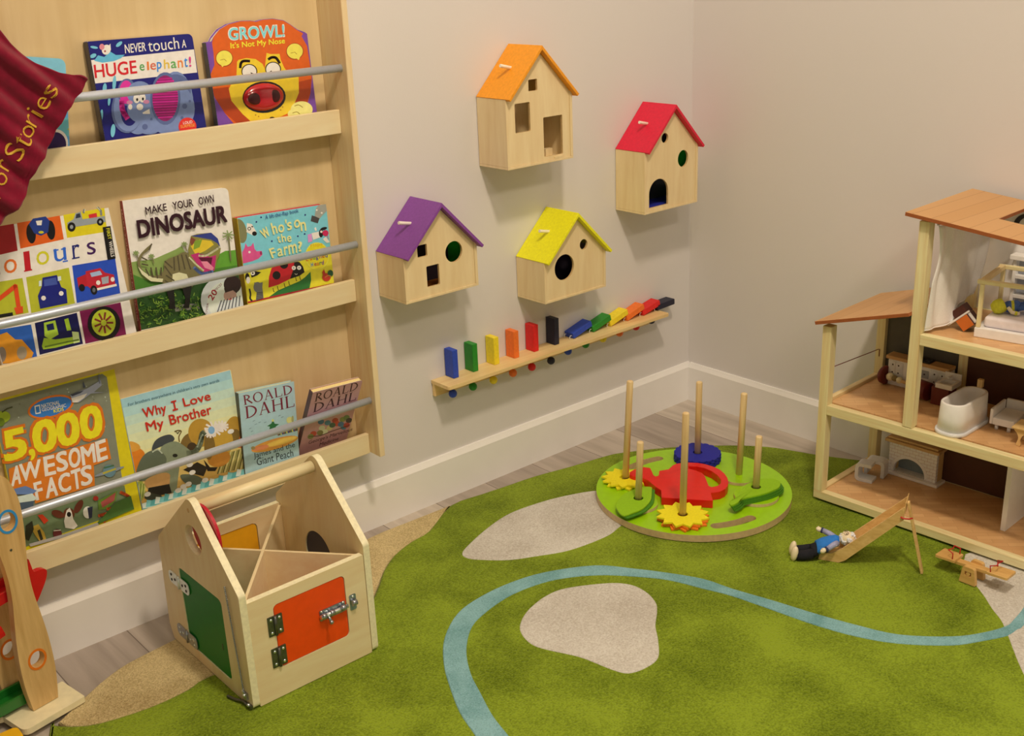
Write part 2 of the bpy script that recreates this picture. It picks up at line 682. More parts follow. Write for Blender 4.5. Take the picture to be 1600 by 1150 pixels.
outer = [(755, 1175), (742.5, 1150), (717.8, 1113), (701, 1069), (693, 1036), (694.4, 997.5), (715, 959), (750.8, 932.9), (797.5, 910.9), (852.5, 894.4), (929.5, 884), (990, 888.9), (1045, 895.8), (1100, 905.4), (1145, 920.6), (1210, 939.5), (1275, 959.6), (1340, 977.5), (1405, 992), (1486, 995), (1535, 989), (1571, 979), (1584, 968), (1600, 948), (1625, 905)]
inner = [(812, 1175), (794.8, 1150), (770, 1118.5), (750.8, 1082.8), (735.6, 1052.5), (728.8, 1016.8), (735.6, 983.8), (753.5, 961.8), (792, 934), (836, 915), (880, 904), (935, 899), (990, 901), (1045, 906.8), (1100, 920.5), (1145, 932), (1210, 954.7), (1275, 977.5), (1340, 995.4), (1405, 1006), (1486, 1008.7), (1535, 1001.9), (1574, 993.7), (1590, 984), (1600, 977.5), (1640, 930)]
path = crv([gp(*q) for q in outer], closed=False, k=4) + crv([gp(*q) for q in inner], closed=False, k=4)[::-1]
rug_layer(rug, path, RZ - 0.002, RZ + 0.002, BLUE, 0.0025)
tag(obj('play_rug', rug, None, (-1.2, -1.0, 0)), 'green landscape play rug with grey patches and a winding blue path', 'rug')

# ---------------------------------------------------------------- wall bookshelf
BIRCH = wood('birch_veneer', (206, 170, 116), (188, 149, 94), 'Z', 6, 9, 0.42, 0.7)
BIRCHX = wood('birch_lip', (226, 192, 140), (208, 168, 112), 'X', 9, 9, 0.42, 0.6)
BIRCHE = wood('birch_edge', (226, 188, 134), (208, 166, 110), 'Z', 22, 20, 0.42)
STEEL = paint('brushed_rail', (186, 178, 168), 0.38, 0.03, 200, metal=0.45)
XI, XO = -1.2405, -1.226
SHL = -2.60
shelf = thing('wall_bookshelf', (-1.9, -0.01, 0.2345), 'tall maple wall bookshelf with three shallow trays and steel rails', 'bookshelf')
obj('back_panel', MB().box((SHL, -0.011, 0.236), (XI - 0.0005, -0.001, 1.78), BIRCH), shelf)
for xa, xb in ((XI, XO), (SHL - 0.0145, SHL)):
    obj('side_panel', MB().box((xa, -0.106, 0.236), (xb, -0.001, 1.78), BIRCHE), shelf, bevel=0.0015)
for z0 in (0.2343, 0.6174, 0.9994):
    tr = obj('tray', MB().box((SHL + 0.0005, -0.052, z0), (XI - 0.0005, -0.0115, z0 + 0.014), BIRCHX), shelf)
    obj('tray_lip', MB().box((SHL + 0.0005, -0.0645, z0), (XI - 0.0005, -0.0522, z0 + 0.0508), BIRCHX), tr, bevel=0.0012)
for z in (0.3765, 0.7535, 1.1385):
    obj('rail', MB().tube([(SHL + 0.0005, -0.083, z), (XI - 0.0005, -0.083, z)], 0.0083, STEEL, 20), shelf, label='round steel rail')
TRAYZ = {1: 1.0136, 2: 0.6316, 3: 0.2485}

# ---------------------------------------------------------------- book cover printing
PRN = {}


def ink(r, g, b):
    k = 'print_%d_%d_%d' % (r, g, b)
    return paint(k, (r, g, b), 0.38, 0.05, 90, coat=0.15)


def clip_poly(poly, rect):
    x0, y0, x1, y1 = rect
    for ax, v, s in ((0, x0, 1), (0, x1, -1), (1, y0, 1), (1, y1, -1)):
        out = []
        n = len(poly)
        for i in range(n):
            a, b = poly[i - 1], poly[i]
            ia, ib = (a[ax] - v) * s >= 0, (b[ax] - v) * s >= 0
            if ia != ib:
                t = (v - a[ax]) / (b[ax] - a[ax])
                out.append((a[0] + (b[0] - a[0]) * t, a[1] + (b[1] - a[1]) * t))
            if ib:
                out.append(b)
        poly = out
        if len(poly) < 3:
            return []
    return poly


class Art:
    """flat printing on a cover: outlines are traced in a crop (x0, y0, scale) and laid on the cover plane"""

    def __init__(self, mb, M, crop, rect):
        self.mb, self.M, self.c, self.rect = mb, M, crop, rect
        self.Mi = M.inverted()
        self.o = M.translation.copy()
        self.n = M.to_3x3().col[2].copy()
        self.L = 0

    def st(self, x, y):
        q = atp(self.c[0] + x / self.c[2], self.c[1] + y / self.c[2], self.o, self.n)
        w = self.Mi @ q
        return (w.x, w.y)

    def up(self):
        self.L += 1
        return 0.0001 + self.L * 0.000012

    def _face(self, poly, mat, h):
        poly = clip_poly(poly, self.rect)
        if len(poly) < 3:
            return
        pts = [Vector((p[0], p[1], 0)) for p in poly]
        tr = tessellate_polygon([pts])
        tr = [t if (pts[t[1]] - pts[t[0]]).cross(pts[t[2]] - pts[t[0]]).z > 0 else t[::-1] for t in tr]
        self.mb.add([self.M @ (p + Vector((0, 0, h))) for p in pts], tr, mat)

    def p(self, col, pts, smooth=False):
        if smooth:
            pts = crv(pts, k=5)
        self._face([self.st(*q) for q in pts], ink(*col), self.up())

    def e(self, col, cx, cy, rx, ry=None, rot=0.0, n=26):
        ry = rx if ry is None else ry
        c, s = math.cos(math.radians(rot)), math.sin(math.radians(rot))
        pts = []
        for i in range(n):
            a = 2 * math.pi * i / n
            u, v = rx * math.cos(a), ry * math.sin(a)
            pts.append((cx + u * c - v * s, cy + u * s + v * c))
        self.p(col, pts)

    def l(self, col, w, pts, smooth=False):
        if smooth:
            pts = crv(pts, closed=False, k=5)
        h = self.up()
        for a, b in zip(pts, pts[1:]):
            d = Vector((b[0] - a[0], b[1] - a[1]))
            if d.length < 1e-6:
                continue
            d.normalize()
            nx, ny = -d.y * w / 2, d.x * w / 2
            ex, ey = d.x * w * 0.3, d.y * w * 0.3
            self._face([self.st(*q) for q in ((a[0] + nx - ex, a[1] + ny - ey), (a[0] - nx - ex, a[1] - ny - ey), (b[0] - nx + ex, b[1] - ny + ey), (b[0] + nx + ex, b[1] + ny + ey))], ink(*col), h)

    def t(self, col, s, bl, br, tl, bold=0.0):
        vs, fs, asp = glyphs(s, 0.0)
        a, b, c = (Vector(self.st(*q)) for q in (bl, br, tl))
        w = bold * (c - a).length * 0.75
        h = self.up()
        a += ((b - a).normalized() + (c - a).normalized()) * w * 0.6
        b += (-(b - a).normalized() + (c - a).normalized()) * w * 0.6
        c += ((b - a).normalized() - (c - a).normalized()) * w * 0.6
        sgn = (b - a).x * (c - a).y - (b - a).y * (c - a).x
        offs = ([Vector((math.cos((k + 0.5) * math.pi / 2), math.sin((k + 0.5) * math.pi / 2))) * w for k in range(4)] if bold > 0.015 else []) + [Vector((0, 0))]
        for of in offs:
            pts = [a + (b - a) * u + (c - a) * v + of for u, v in vs]
            self.mb.add([self.M @ Vector((q.x, q.y, h)) for q in pts], fs if sgn > 0 else [f[::-1] for f in fs], ink(*col))
            h = self.up()

    def serif(self, col, s, bl, br, tl, gap=0.10):
        """old-style capitals with thick and thin strokes and serifs"""
        W = {'R': 0.72, 'O': 0.86, 'A': 0.82, 'L': 0.66, 'D': 0.84, 'H': 0.86}
        tot = sum(W[ch] for ch in s) + gap * (len(s) - 1)
        a, b, c = (Vector(self.st(*q)) for q in (bl, br, tl))
        h = self.up()
        x = 0.0
        m = ink(*col)

        def quad(pts):
            self._face([tuple(a + (b - a) * ((x + u) / tot) + (c - a) * v) for u, v in pts], m, h)

        def bar(u0, v0, u1, v1, w):
            d = Vector((u1 - u0, v1 - v0)).normalized()
            nx, ny = -d.y * w / 2, d.x * w / 2
            quad([(u0 - nx, v0 - ny), (u0 + nx, v0 + ny), (u1 + nx, v1 + ny), (u1 - nx, v1 - ny)][::-1])

        def arc(cx, cy, rx, ry, a0, a1, w0, w1):
            n = 14
            for i in range(n):
                t0, t1 = a0 + (a1 - a0) * i / n, a0 + (a1 - a0) * (i + 1) / n
                k0, k1 = (w0 + (w1 - w0) * abs(math.cos(t)) for t in (t0, t1))
                quad([(cx + (rx - k0) * math.cos(t0), cy + (ry - k0) * math.sin(t0)), (cx + rx * math.cos(t0), cy + ry * math.sin(t0)), (cx + rx * math.cos(t1), cy + ry * math.sin(t1)), (cx + (rx - k1) * math.cos(t1), cy + (ry - k1) * math.sin(t1))])
        T, t = 0.13, 0.06
        for ch in s:
            w = W[ch]
            if ch in 'RDLH':
                bar(0.14, 0, 0.14, 1, T)
                bar(0.0, 0.02, 0.28, 0.02, 0.04)
                bar(0.0, 0.98, 0.28, 0.98, 0.04)
            if ch == 'R':
                arc(0.2, 0.74, 0.38, 0.26, -math.pi / 2, math.pi / 2, t, T)
                bar(0.3, 0.5, w, 0.02, T)
            elif ch == 'D':
                arc(0.2, 0.5, 0.62, 0.5, -math.pi / 2, math.pi / 2, t, T)
            elif ch == 'L':
                bar(0.1, 0.03, w, 0.03, t)
                bar(w - 0.03, 0.0, w - 0.01, 0.25, 0.05)
            elif ch == 'H':
                bar(w - 0.14, 0, w - 0.14, 1, T)
                bar(w - 0.28, 0.02, w, 0.02, 0.04)
                bar(w - 0.28, 0.98, w, 0.98, 0.04)
                bar(0.14, 0.5, w - 0.14, 0.5, t)
            elif ch == 'O':
                arc(w / 2, 0.5, w / 2, 0.52, 0, 2 * math.pi, t, T)
            elif ch == 'A':
                bar(0.1, 0.0, w / 2, 1.0, t)
                bar(w / 2, 1.0, w - 0.12, 0.0, T)
                bar(0.2, 0.35, w - 0.24, 0.35, 0.05)
                bar(0.0, 0.02, 0.22, 0.02, 0.04)
                bar(w - 0.24, 0.02, w, 0.02, 0.04)
            x += w + gap


PAGES = paint('book_pages', (232, 205, 150), 0.7, 0.08, 500)


def book(label, tray, quad, yb, k, T, crop, base, spine=None, corner=0.004, outline=None, pages=PAGES, board=0.0022, back=None):
    """a standing book: quad = pixel corners TL, TR, BR, BL of the visible cover, on the plane y = yb + k (z - tray floor)"""
    z0 = TRAYZ[tray] + 0.001
    o = Vector((0, yb, z0))
    n = Vector((0, -1, k)).normalized()
    tl, tr = atp(*quad[0], o, n), atp(*quad[1], o, n)
    ex = (tr - tl).normalized()
    ey = n.cross(ex).normalized()
    W = (tr - tl).length
    # height so that the lowest corner stands on the tray
    Hh = min((tl.z - z0) / ey.z, (tr.z - z0) / ey.z)
    M = frame(tl - ey * Hh, ex, ey)
    root = thing('book', (M @ Vector((W / 2, 0, -T / 2))), label, 'book')
    front = MB()
    if outline is None:
        loop = rounded([(0, 0), (W, 0), (W, Hh), (0, Hh)], [0.0005, corner, corner, 0.0005])
    else:
        a0 = Art(front, M, crop, (-9, -9, 9, 9))
        loop = [(0, 0)] + [a0.st(*q) for q in outline] + [(W, 0)]
        loop = loop[::-1]
    bm_ = ink(*base)
    white = ink(228, 214, 190)
    front.plate([loop], -board, M, bm_, white)
    A = Art(front, M, crop, (0.0, 0.001, W, 1.0 if outline else Hh))
    pg = MB()
    if outline is None:
        pg.box((0.002, 0.002, -T + board), (W - 0.003, Hh - 0.003, -board - 0.0001), pages, M)
    else:
        pg.plate([[(0.003 if p[0] < 0.003 else min(p[0], W - 0.003), max(0.002, p[1] - 0.004)) for p in loop]], -(T - 2 * board - 0.0003), M @ Matrix.Translation((0, 0, -board - 0.0002)), pages)
    bk = MB()
    bk.plate([loop], -board, M @ Matrix.Translation((0, 0, -T + board - 0.0002)), ink(*(back or base)), white)
    sp = MB()
    sp.box((-0.0012, 0.0008, -T - 0.0001), (0.0009, (Hh if outline is None else loop[-2][1]) - 0.0008, -0.0002), ink(*(spine or base)), M)
    return root, front, A, pg, bk, sp, M, W, Hh


def finish(B):
    root, front, A, pg, bk, sp, M, W, Hh = B
    obj('front_cover', front, root, weld=False)
    obj('page_block', pg, root)
    obj('back_cover', bk, root)
    obj('spine', sp, root)
    return root


NAVY, WHT, BLK = (24, 24, 92), (226, 214, 192), (16, 12, 14)
# --- partly hidden book behind the cloth pouch
B = book('pale blue picture book half hidden behind the maroon pouch', 1, [(38, 88), (102, 92), (118, 225), (60, 232)], -0.045, 0.07, 0.014, (0, 0, 5.0), (120, 172, 190), (60, 110, 150), 0.012)
A = B[2]
A.p((84, 142, 170), [(150, 700), (540, 640), (600, 1160), (150, 1160)])
A.p((100, 165, 160), [(440, 960), (560, 920), (580, 1040), (470, 1060)], True)
A.e(WHT, 440, 1120, 92, 110)
A.e((40, 14, 62), 435, 1130, 82, 98)
A.l((150, 165, 60), 10, [(530, 1010), (560, 1000)])
finish(B)

# --- elephant touch book
B = book('navy board book titled never touch a huge elephant', 1, [(137, 65), (300, 52.4), (319, 200), (157, 220)], -0.047, 0.06, 0.020, (0, 0, 5.0), NAVY, (34, 30, 44), 0.010)
A = B[2]
A.p(WHT, [(690, 472), (1515, 386), (1540, 566), (710, 656)])
A.p((90, 160, 190), [(735, 475), (765, 432), (815, 445), (860, 402), (905, 430), (975, 428), (945, 455), (890, 478), (800, 490)])
for x, y, a, b_, r in ((735, 370, 30, 10, 10), (930, 345, 30, 14, -40), (728, 436, 26, 16, -25), (1200, 350, 6, 6, 0)):
    A.e((110, 170, 196), x, y, a, b_, r)
A.e(WHT, 830, 388, 34, 40, 20)
A.e((205, 120, 120), 796, 366, 20, 24)
A.p(WHT, [(838, 372), (862, 340), (866, 392)])
A.e((150, 60, 60), 820, 400, 8)
A.t(WHT, 'NEVER', (978, 418), (1142, 398), (972, 348), 0.02)
A.t(WHT, 'touch', (1162, 406), (1402, 380), (1150, 312), 0.0)
A.t(WHT, 'A', (1422, 374), (1456, 370), (1418, 312), 0.02)
A.t((196, 30, 36), 'HUGE', (742, 612), (1072, 573), (730, 506), 0.035)
for ch, x0, x1, c, hh in (('e', 1092, 1130, (70, 140, 60), 50), ('l', 1150, 1165, (214, 110, 40), 66), ('e', 1176, 1220, (200, 90, 60), 52), ('p', 1228, 1264, (50, 120, 180), 76), ('h', 1282, 1324, (214, 170, 50), 72), ('a', 1336, 1380, (90, 150, 70), 52), ('n', 1390, 1430, (220, 120, 50), 56), ('t', 1440, 1466, (50, 120, 180), 72), ('!', 1476, 1494, (200, 60, 110), 78)):
    yb_ = 553 - (x0 - 1092) * 0.083 + (20 if ch == 'p' else 0)
    A.t(c, ch, (x0, yb_), (x1, yb_ - 0.083 * (x1 - x0)), (x0 - 4, yb_ - hh), 0.02)
GE, GD = (112, 122, 150), (84, 92, 124)
A.e(GE, 1370, 820, 140, 262)
A.e(GD, 1370, 700, 120, 120)
A.e(GE, 1330, 850, 190, 210)
A.e(GE, 1075, 960, 90, 90)
A.e(GD, 990, 860, 122, 180)
A.e(GE, 1000, 850, 114, 176)
A.e(NAVY, 1008, 880, 66, 104)
A.e(GD, 990, 720, 74, 106)
A.e((206, 44, 126), 984, 720, 54, 92)
A.e(GE, 1090, 730, 100, 96)
A.e(GE, 1100, 850, 110, 110)
A.l((206, 44, 126), 40, [(950, 790), (955, 860), (990, 920)], True)
A.e(GE, 1160, 1000, 90, 50)
A.e(GD, 1290, 770, 118, 206)
A.e((130, 24, 80), 1288, 768, 100, 180)
for i in range(16):
    y = 615 + i * 20
    w = 96 * math.sqrt(max(0.05, 1 - ((y - 768) / 178) ** 2))
    A.l((196, 36, 122) if i % 2 else (176, 26, 104), 12, [(1290 - w, y + 4), (1290 + w, y - 4)])
for x, y in ((1065, 770), (1110, 765)):
    A.e(WHT, x, y, 26, 36)
    A.e(BLK, x + 4, y + 8, 8, 12)
A.e((196, 120, 140), 1010, 800, 24, 16)
A.e((196, 120, 140), 1140, 795, 24, 16)
A.e(WHT, 1015, 835, 16, 22)
A.e(WHT, 1090, 835, 26, 26)
A.p(WHT, [(1110, 880), (1165, 850), (1170, 890), (1115, 890)])
for x, y, r_ in ((1440, 830, 20), (1130, 990, 22), (1420, 920, 12), (1480, 790, 10), (1180, 930, 10), (1410, 620, 9)):
    A.e(GD, x, y, r_)
for x, y, w_, h_ in ((815, 690, 16, 40), (790, 900, 12, 46), (880, 1020, 18, 52), (890, 650, 14, 60), (850, 790, 10, 36)):
    A.e((110, 170, 196), x, y, w_, h_, 5)
A.e((208, 44, 34), 1462, 988, 70)
A.t(WHT, 'LOUD', (1428, 972), (1500, 962), (1427, 950), 0.02)
A.t((230, 150, 60), 'SURPRISE', (1408, 1002), (1520, 988), (1407, 978), 0.02)
finish(B)

# --- lion shaped book
ol = [(75, 295), (128, 286), (150, 240), (210, 165), (300, 112), (420, 80), (520, 78), (575, 86), (640, 66), (740, 58), (850, 75), (920, 118), (990, 168), (1060, 192), (1085, 210)]
B = book('orange lion shaped board book with a red plastic nose', 1, [(321.7, 66.2), (479.8, 52.9), (492.3, 175), (335.8, 196)], -0.047, 0.06, 0.016, (310, 20, 6.39), (112, 62, 130), (50, 54, 66), 0.01, ol)
A = B[2]
OR, YL, DK = (204, 84, 18), (224, 178, 36), (40, 14, 10)
A.p(OR, [(110, 640), (160, 520), (150, 400), (135, 300), (150, 242), (210, 168), (300, 116), (420, 84), (520, 82), (575, 90), (640, 70), (740, 62), (850, 80), (920, 122), (985, 172), (1045, 205), (1030, 235), (1085, 330), (1112, 500), (1132, 650), (1120, 800), (1080, 930), (1020, 1010), (900, 1100), (520, 1110), (350, 1105), (262, 1000), (165, 850)])
A.p((166, 56, 14), [(130, 760), (300, 740), (320, 860), (440, 1000), (520, 1085), (380, 1100), (262, 1000), (165, 850)])
A.p((166, 56, 14), [(1000, 690), (1128, 660), (1120, 800), (1080, 920), (1000, 960), (960, 900), (1000, 800)])
A.p(YL, [(385, 490), (400, 470), (480, 452), (570, 462), (640, 510), (662, 560), (672, 470), (680, 400), (720, 412), (810, 410), (822, 470), (855, 545), (905, 610), (1000, 640), (1003, 800), (960, 905), (900, 1000), (720, 1085), (540, 1100), (440, 1010), (330, 880), (303, 760), (340, 690), (380, 620)])
for x, y, r_ in ((258, 455, -8), (962, 385, 8)):
    A.e((150, 60, 14), x, y, 88, 84)
    A.e((226, 196, 70), x, y - 2, 80, 76, r_)
    A.p((226, 196, 70), [(x - 70, y + 10), (x + 70, y + 10), (x + (-20 if x < 500 else 40), y + 88)])
    A.l((150, 110, 20), 5, [(x - 40, y + 18), (x, y + 8), (x + 20, y + 28)])
A.l(DK, 26, [(418, 545), (424, 505), (450, 482), (508, 482)], True)
A.l(DK, 26, [(702, 462), (735, 445), (775, 452), (808, 498)], True)
for x, y in ((508, 585), (745, 562)):
    A.e(DK, x, y, 80, 74)
    A.e(WHT, x, y + 3, 70, 68)
A.p(DK, [(520, 594), (560, 610), (525, 612)])
A.p(DK, [(690, 600), (730, 575), (735, 600)])
A.t(WHT, 'GROWL!', (298, 280), (864, 242), (290, 146), 0.075)
A.t((120, 186, 200), 'GROWL!', (306, 272), (858, 236), (299, 154), 0.045)
A.t((226, 206, 40), "It's Not My Nose", (322, 374), (864, 322), (317, 298), 0.03)
A.e((30, 20, 24), 655, 842, 216, 158, -4)
A.e((226, 206, 110), 1030, 965, 110, 82)
A.e((226, 206, 110), 960, 1010, 70, 50)
A.l((150, 120, 30), 7, [(960, 930), (1000, 920), (1040, 945)], True)
A.l((150, 120, 30), 7, [(940, 1000), (980, 990), (1010, 1010)], True)
for x, y in ((570, 1020), (600, 1035), (840, 940), (820, 970)):
    A.e((170, 120, 20), x, y, 7)
A.e(DK, 735, 1050, 24, 12)
root = finish(B)
M = B[6]
a_ = Art(MB(), M, (310, 20, 6.39), (-9, -9, 9, 9))
c0 = a_.st(650, 840)
rx = abs(a_.st(850, 825)[0] - c0[0])
ry = abs(a_.st(650, 700)[1] - c0[1])
nose = MB().ball(M @ Vector((c0[0], c0[1], 0.0008)), (rx, ry, 0.012), paint('nose_red', (178, 18, 30), 0.22, 0.03, 40, coat=0.6), M.to_3x3())
nz = obj('nose', nose, root, label='shiny red plastic nose')
c1, c2 = a_.st(548, 858), a_.st(742, 830)
nr = paint('nostril_dark', (62, 6, 12), 0.4, 0.05)
for c_, w_, h_ in ((c1, 0.36, 0.42), (c2, 0.26, 0.46)):
    dx, dy = (c_[0] - c0[0]) / rx, (c_[1] - c0[1]) / ry
    hz = 0.0008 + 0.012 * math.sqrt(max(0.0, 1 - dx * dx - dy * dy)) - 0.0012
    obj('nostril', MB().ball(M @ Vector((c_[0], c_[1], hz)), (rx * w_, ry * h_, 0.0026), nr, M.to_3x3()), nz)

# --- colours of vehicles book
B = book('white picture book with vehicles in coloured squares and lettering about colours', 2, [(-58, 330), (161.7, 290.4), (198, 522.5), (-20, 590)], -0.045, 0.12, 0.012, (0, 280, 3.835), (226, 212, 186), None, 0.008)
A = B[2]
RED, YG, BLU, MAR = (150, 24, 24), (172, 164, 34), (34, 66, 150), (112, 16, 60)
A.p(RED, [(-190, 255), (74, 208), (106, 428), (-160, 490)])
A.p((210, 84, 18), [(88, 162), (342, 122), (382, 360), (122, 416)])
A.p((206, 180, 22), [(362, 116), (612, 68), (642, 314), (402, 352)])
A.p(YG, [(-160, 640), (134, 592), (172, 800), (-140, 860)])
A.p(YG, [(156, 588), (412, 530), (452, 760), (188, 806)])
A.p(BLU, [(432, 518), (690, 475), (722, 690), (460, 742)])
A.p((40, 84, 150), [(-150, 925), (186, 870), (222, 1062), (-150, 1140)])
A.p((14, 14, 62), [(208, 862), (460, 800), (497, 986), (238, 1052)])
A.p(MAR, [(476, 790), (722, 738), (756, 930), (512, 986)])
for ch, x0, x1, yb_, hh, c in (('o', 28, 105, 570, 84, (214, 100, 34)), ('l', 150, 186, 548, 112, (180, 20, 30)), ('o', 222, 298, 520, 82, (196, 180, 30)), ('u', 328, 400, 498, 78, (40, 90, 170)), ('r', 438, 482, 474, 78, (24, 30, 90)), ('s', 524, 576, 456, 74, (60, 20, 70)), ('C', -78, 2, 596, 118, (130, 30, 90))):
    A.t(c, ch, (x0, yb_), (x1, yb_ - (x1 - x0) * 0.2), (x0 - hh * 0.1, yb_ - hh), 0.0)
for x, y, w_ in ((146, 551, 44), (146, 440, 26), (434, 476, 40), (434, 402, 24), (322, 428, 26), (368, 420, 24), (378, 494, 26)):
    A.l((180, 20, 30) if x == 146 else ((24, 30, 90) if x == 434 else (40, 90, 170)), 8, [(x, y), (x + w_, y - w_ * 0.2)])
# tractor
A.e(BLK, 186, 325, 28, 60, -6)
A.e(BLK, 304, 305, 26, 58, -6)
A.p((30, 50, 110), [(172, 268), (200, 232), (270, 220), (296, 248), (288, 318), (246, 338), (204, 324)])
A.p((30, 50, 110), [(186, 168), (262, 158), (276, 216), (196, 228)])
A.p((150, 170, 196), [(198, 182), (258, 172), (268, 212), (204, 222)])
A.p(WHT, [(214, 250), (252, 246), (248, 276), (222, 276)])
A.l((30, 50, 110), 8, [(150, 188), (298, 160)])
A.e((190, 170, 30), 246, 318, 16, 8)
# crane lorry
GR = (140, 138, 130)
A.p(GR, [(402, 262), (440, 240), (452, 204), (484, 194), (494, 240), (628, 220), (632, 256), (410, 292)])
A.e(BLK, 428, 286, 24, 28)
A.e(BLK, 600, 256, 20, 22)
A.e(GR, 428, 286, 10, 12)
A.e(GR, 600, 256, 8, 9)
A.p((40, 44, 54), [(456, 210), (478, 204), (484, 228), (452, 236)])
A.p((196, 40, 40), [(530, 212), (578, 202), (582, 226), (534, 234)])
A.l((120, 116, 104), 12, [(500, 200), (520, 100), (604, 190), (606, 214)])
A.l((206, 190, 140), 4, [(506, 196), (522, 106), (598, 186)])
# red lorry, blue pickup, digger, bulldozer, wheel
A.p((170, 26, 34), [(460, 592), (520, 566), (524, 640), (470, 650)])
A.p((176, 30, 40), [(512, 552), (600, 532), (628, 560), (682, 572), (690, 630), (560, 668), (522, 640)])
A.p((150, 160, 170), [(538, 562), (598, 548), (612, 572), (548, 586)])
A.p((150, 146, 140), [(606, 590), (650, 580), (650, 622), (612, 630)])
A.e(WHT, 588, 620, 13, 14)
A.e(WHT, 674, 600, 12, 14)
A.l(WHT, 14, [(580, 660), (694, 634)])
A.e(BLK, 562, 664, 20, 28, -10)
A.e(BLK, 490, 650, 18, 22, -10)
A.e((90, 88, 86), 562, 664, 9, 14)
A.p((20, 26, 96), [(226, 700), (250, 640), (254, 590), (340, 574), (366, 646), (396, 660), (404, 742), (240, 776)])
A.p((60, 74, 130), [(262, 602), (334, 588), (344, 630), (264, 642)])
A.e(WHT, 260, 712, 14)
A.e(WHT, 366, 684, 14)
A.p((196, 196, 190), [(232, 610), (248, 606), (248, 640), (232, 642)])
A.p((196, 196, 190), [(344, 584), (364, 580), (366, 606), (346, 610)])
A.l((206, 64, 20), 26, [(-10, 720), (92, 640), (110, 760)])
A.p((206, 64, 20), [(84, 770), (136, 760), (138, 800), (96, 810)])
A.l(BLK, 20, [(-60, 830), (70, 808)])
A.p((150, 170, 40), [(250, 1000), (262, 950), (330, 960), (470, 940), (478, 972), (330, 1010), (258, 1020)])
A.p((160, 180, 50), [(262, 860), (330, 845), (350, 930), (300, 960), (266, 940)])
A.p((20, 30, 70), [(276, 872), (318, 862), (326, 900), (284, 908)])
A.p((190, 196, 120), [(430, 912), (470, 916), (478, 976), (440, 984)])
A.p((150, 170, 40), [(384, 840), (408, 832), (426, 904), (400, 908)])
A.l((90, 110, 30), 10, [(270, 1004), (400, 975), (470, 962)])
A.e(BLK, 622, 864, 98, 102)
A.e((176, 176, 40), 620, 860, 72, 80)
for i in range(9):
    a0 = i * 40
    A.l((120, 40, 30), 12, [(620 + 20 * math.cos(math.radians(a0)), 860 + 22 * math.sin(math.radians(a0))), (620 + 54 * math.cos(math.radians(a0)), 860 + 60 * math.sin(math.radians(a0)))])
A.e((176, 176, 40), 620, 860, 16)
A.p((206, 130, 30), [(-80, 960), (40, 916), (90, 960), (130, 960), (200, 1040), (190, 1066), (90, 1100), (-80, 1110)])
A.e((150, 130, 100), 130, 1040, 30, 40)
A.e((130, 110, 90), 10, 1050, 26, 46)
A.p(BLK, [(614, 288), (660, 280), (692, 474), (644, 484)])
A.t((206, 190, 40), 'FIRST', (634, 296), (647, 362), (654, 292), 0.02)
A.t(WHT, 'WHEELS', (649, 374), (664, 466), (670, 370), 0.02)
finish(B)

# --- dinosaur book
B = book('white board book titled make your own dinosaur with a roaring tyrannosaur', 2, [(191, 313.6), (356, 293), (378, 476), (219, 513)], -0.045, 0.08, 0.013, (190, 290, 5.0), (230, 218, 196), (128, 18, 28), 0.010)
A = B[2]
root = B[0]
A.p((130, 144, 70), [(68, 600), (120, 590), (250, 575), (420, 500), (470, 470), (520, 560), (720, 560), (800, 515), (900, 500), (950, 940), (145, 1125)])
A.p((70, 112, 36), [(80, 690), (200, 740), (400, 760), (720, 640), (910, 590), (950, 950), (145, 1130)])
A.p((92, 140, 40), [(720, 560), (810, 510), (900, 505), (912, 620), (720, 650)])
A.p((40, 70, 26), [(110, 880), (200, 820), (420, 800), (640, 740), (780, 690), (910, 690), (950, 960), (145, 1130)])
A.p((150, 140, 122), [(410, 930), (600, 920), (610, 960), (420, 985)])
random.seed(5)
for i in range(150):
    x, y = random.uniform(130, 640), random.uniform(860, 1090)
    if y > 1120 - 0.22 * x + 30:
        continue
    a0 = random.uniform(0, 360)
    for j in range(3):
        a1 = math.radians(a0 + j * 45)
        A.l(random.choice([(96, 128, 36), (64, 104, 32), (128, 150, 52), (50, 84, 30), (44, 74, 26), (40, 66, 26)]), 6, [(x, y), (x + 30 * math.cos(a1), y + 26 * math.sin(a1))])
for x, y in ((105, 520), (225, 545), (482, 450), (825, 380)):
    A.l((110, 100, 60), 8 if x < 800 else 11, [(x, y), (x + 20, y + (60 if x < 800 else 200))])
    for j in range(7):
        a1 = math.radians(j * 360 / 7)
        r_ = 22 if x < 800 else 46
        A.l((120, 130, 70), 9, [(x, y), (x + r_ * math.cos(a1), y + r_ * 0.8 * math.sin(a1) + 6)])
BR1, BR2, CR = (112, 98, 58), (62, 52, 34), (206, 190, 140)
A.p(BR1, [(228, 452), (206, 500), (158, 540), (138, 590), (146, 640), (190, 690), (270, 700), (320, 660), (330, 590), (420, 545), (500, 520), (600, 620), (640, 680), (560, 770), (520, 800), (420, 800), (340, 800), (310, 755), (220, 745), (150, 690), (116, 610), (124, 560), (160, 510)], True)
A.p(CR, [(120, 630), (150, 690), (220, 745), (310, 752), (316, 726), (230, 716), (160, 668)])
A.p(CR, [(390, 690), (440, 676), (500, 690), (520, 740), (430, 770), (388, 750)])
A.p((28, 24, 22), [(340, 810), (400, 808), (412, 960), (360, 960), (366, 900)])
A.p((28, 24, 22), [(466, 800), (540, 780), (530, 850), (518, 955), (478, 955), (490, 880)])
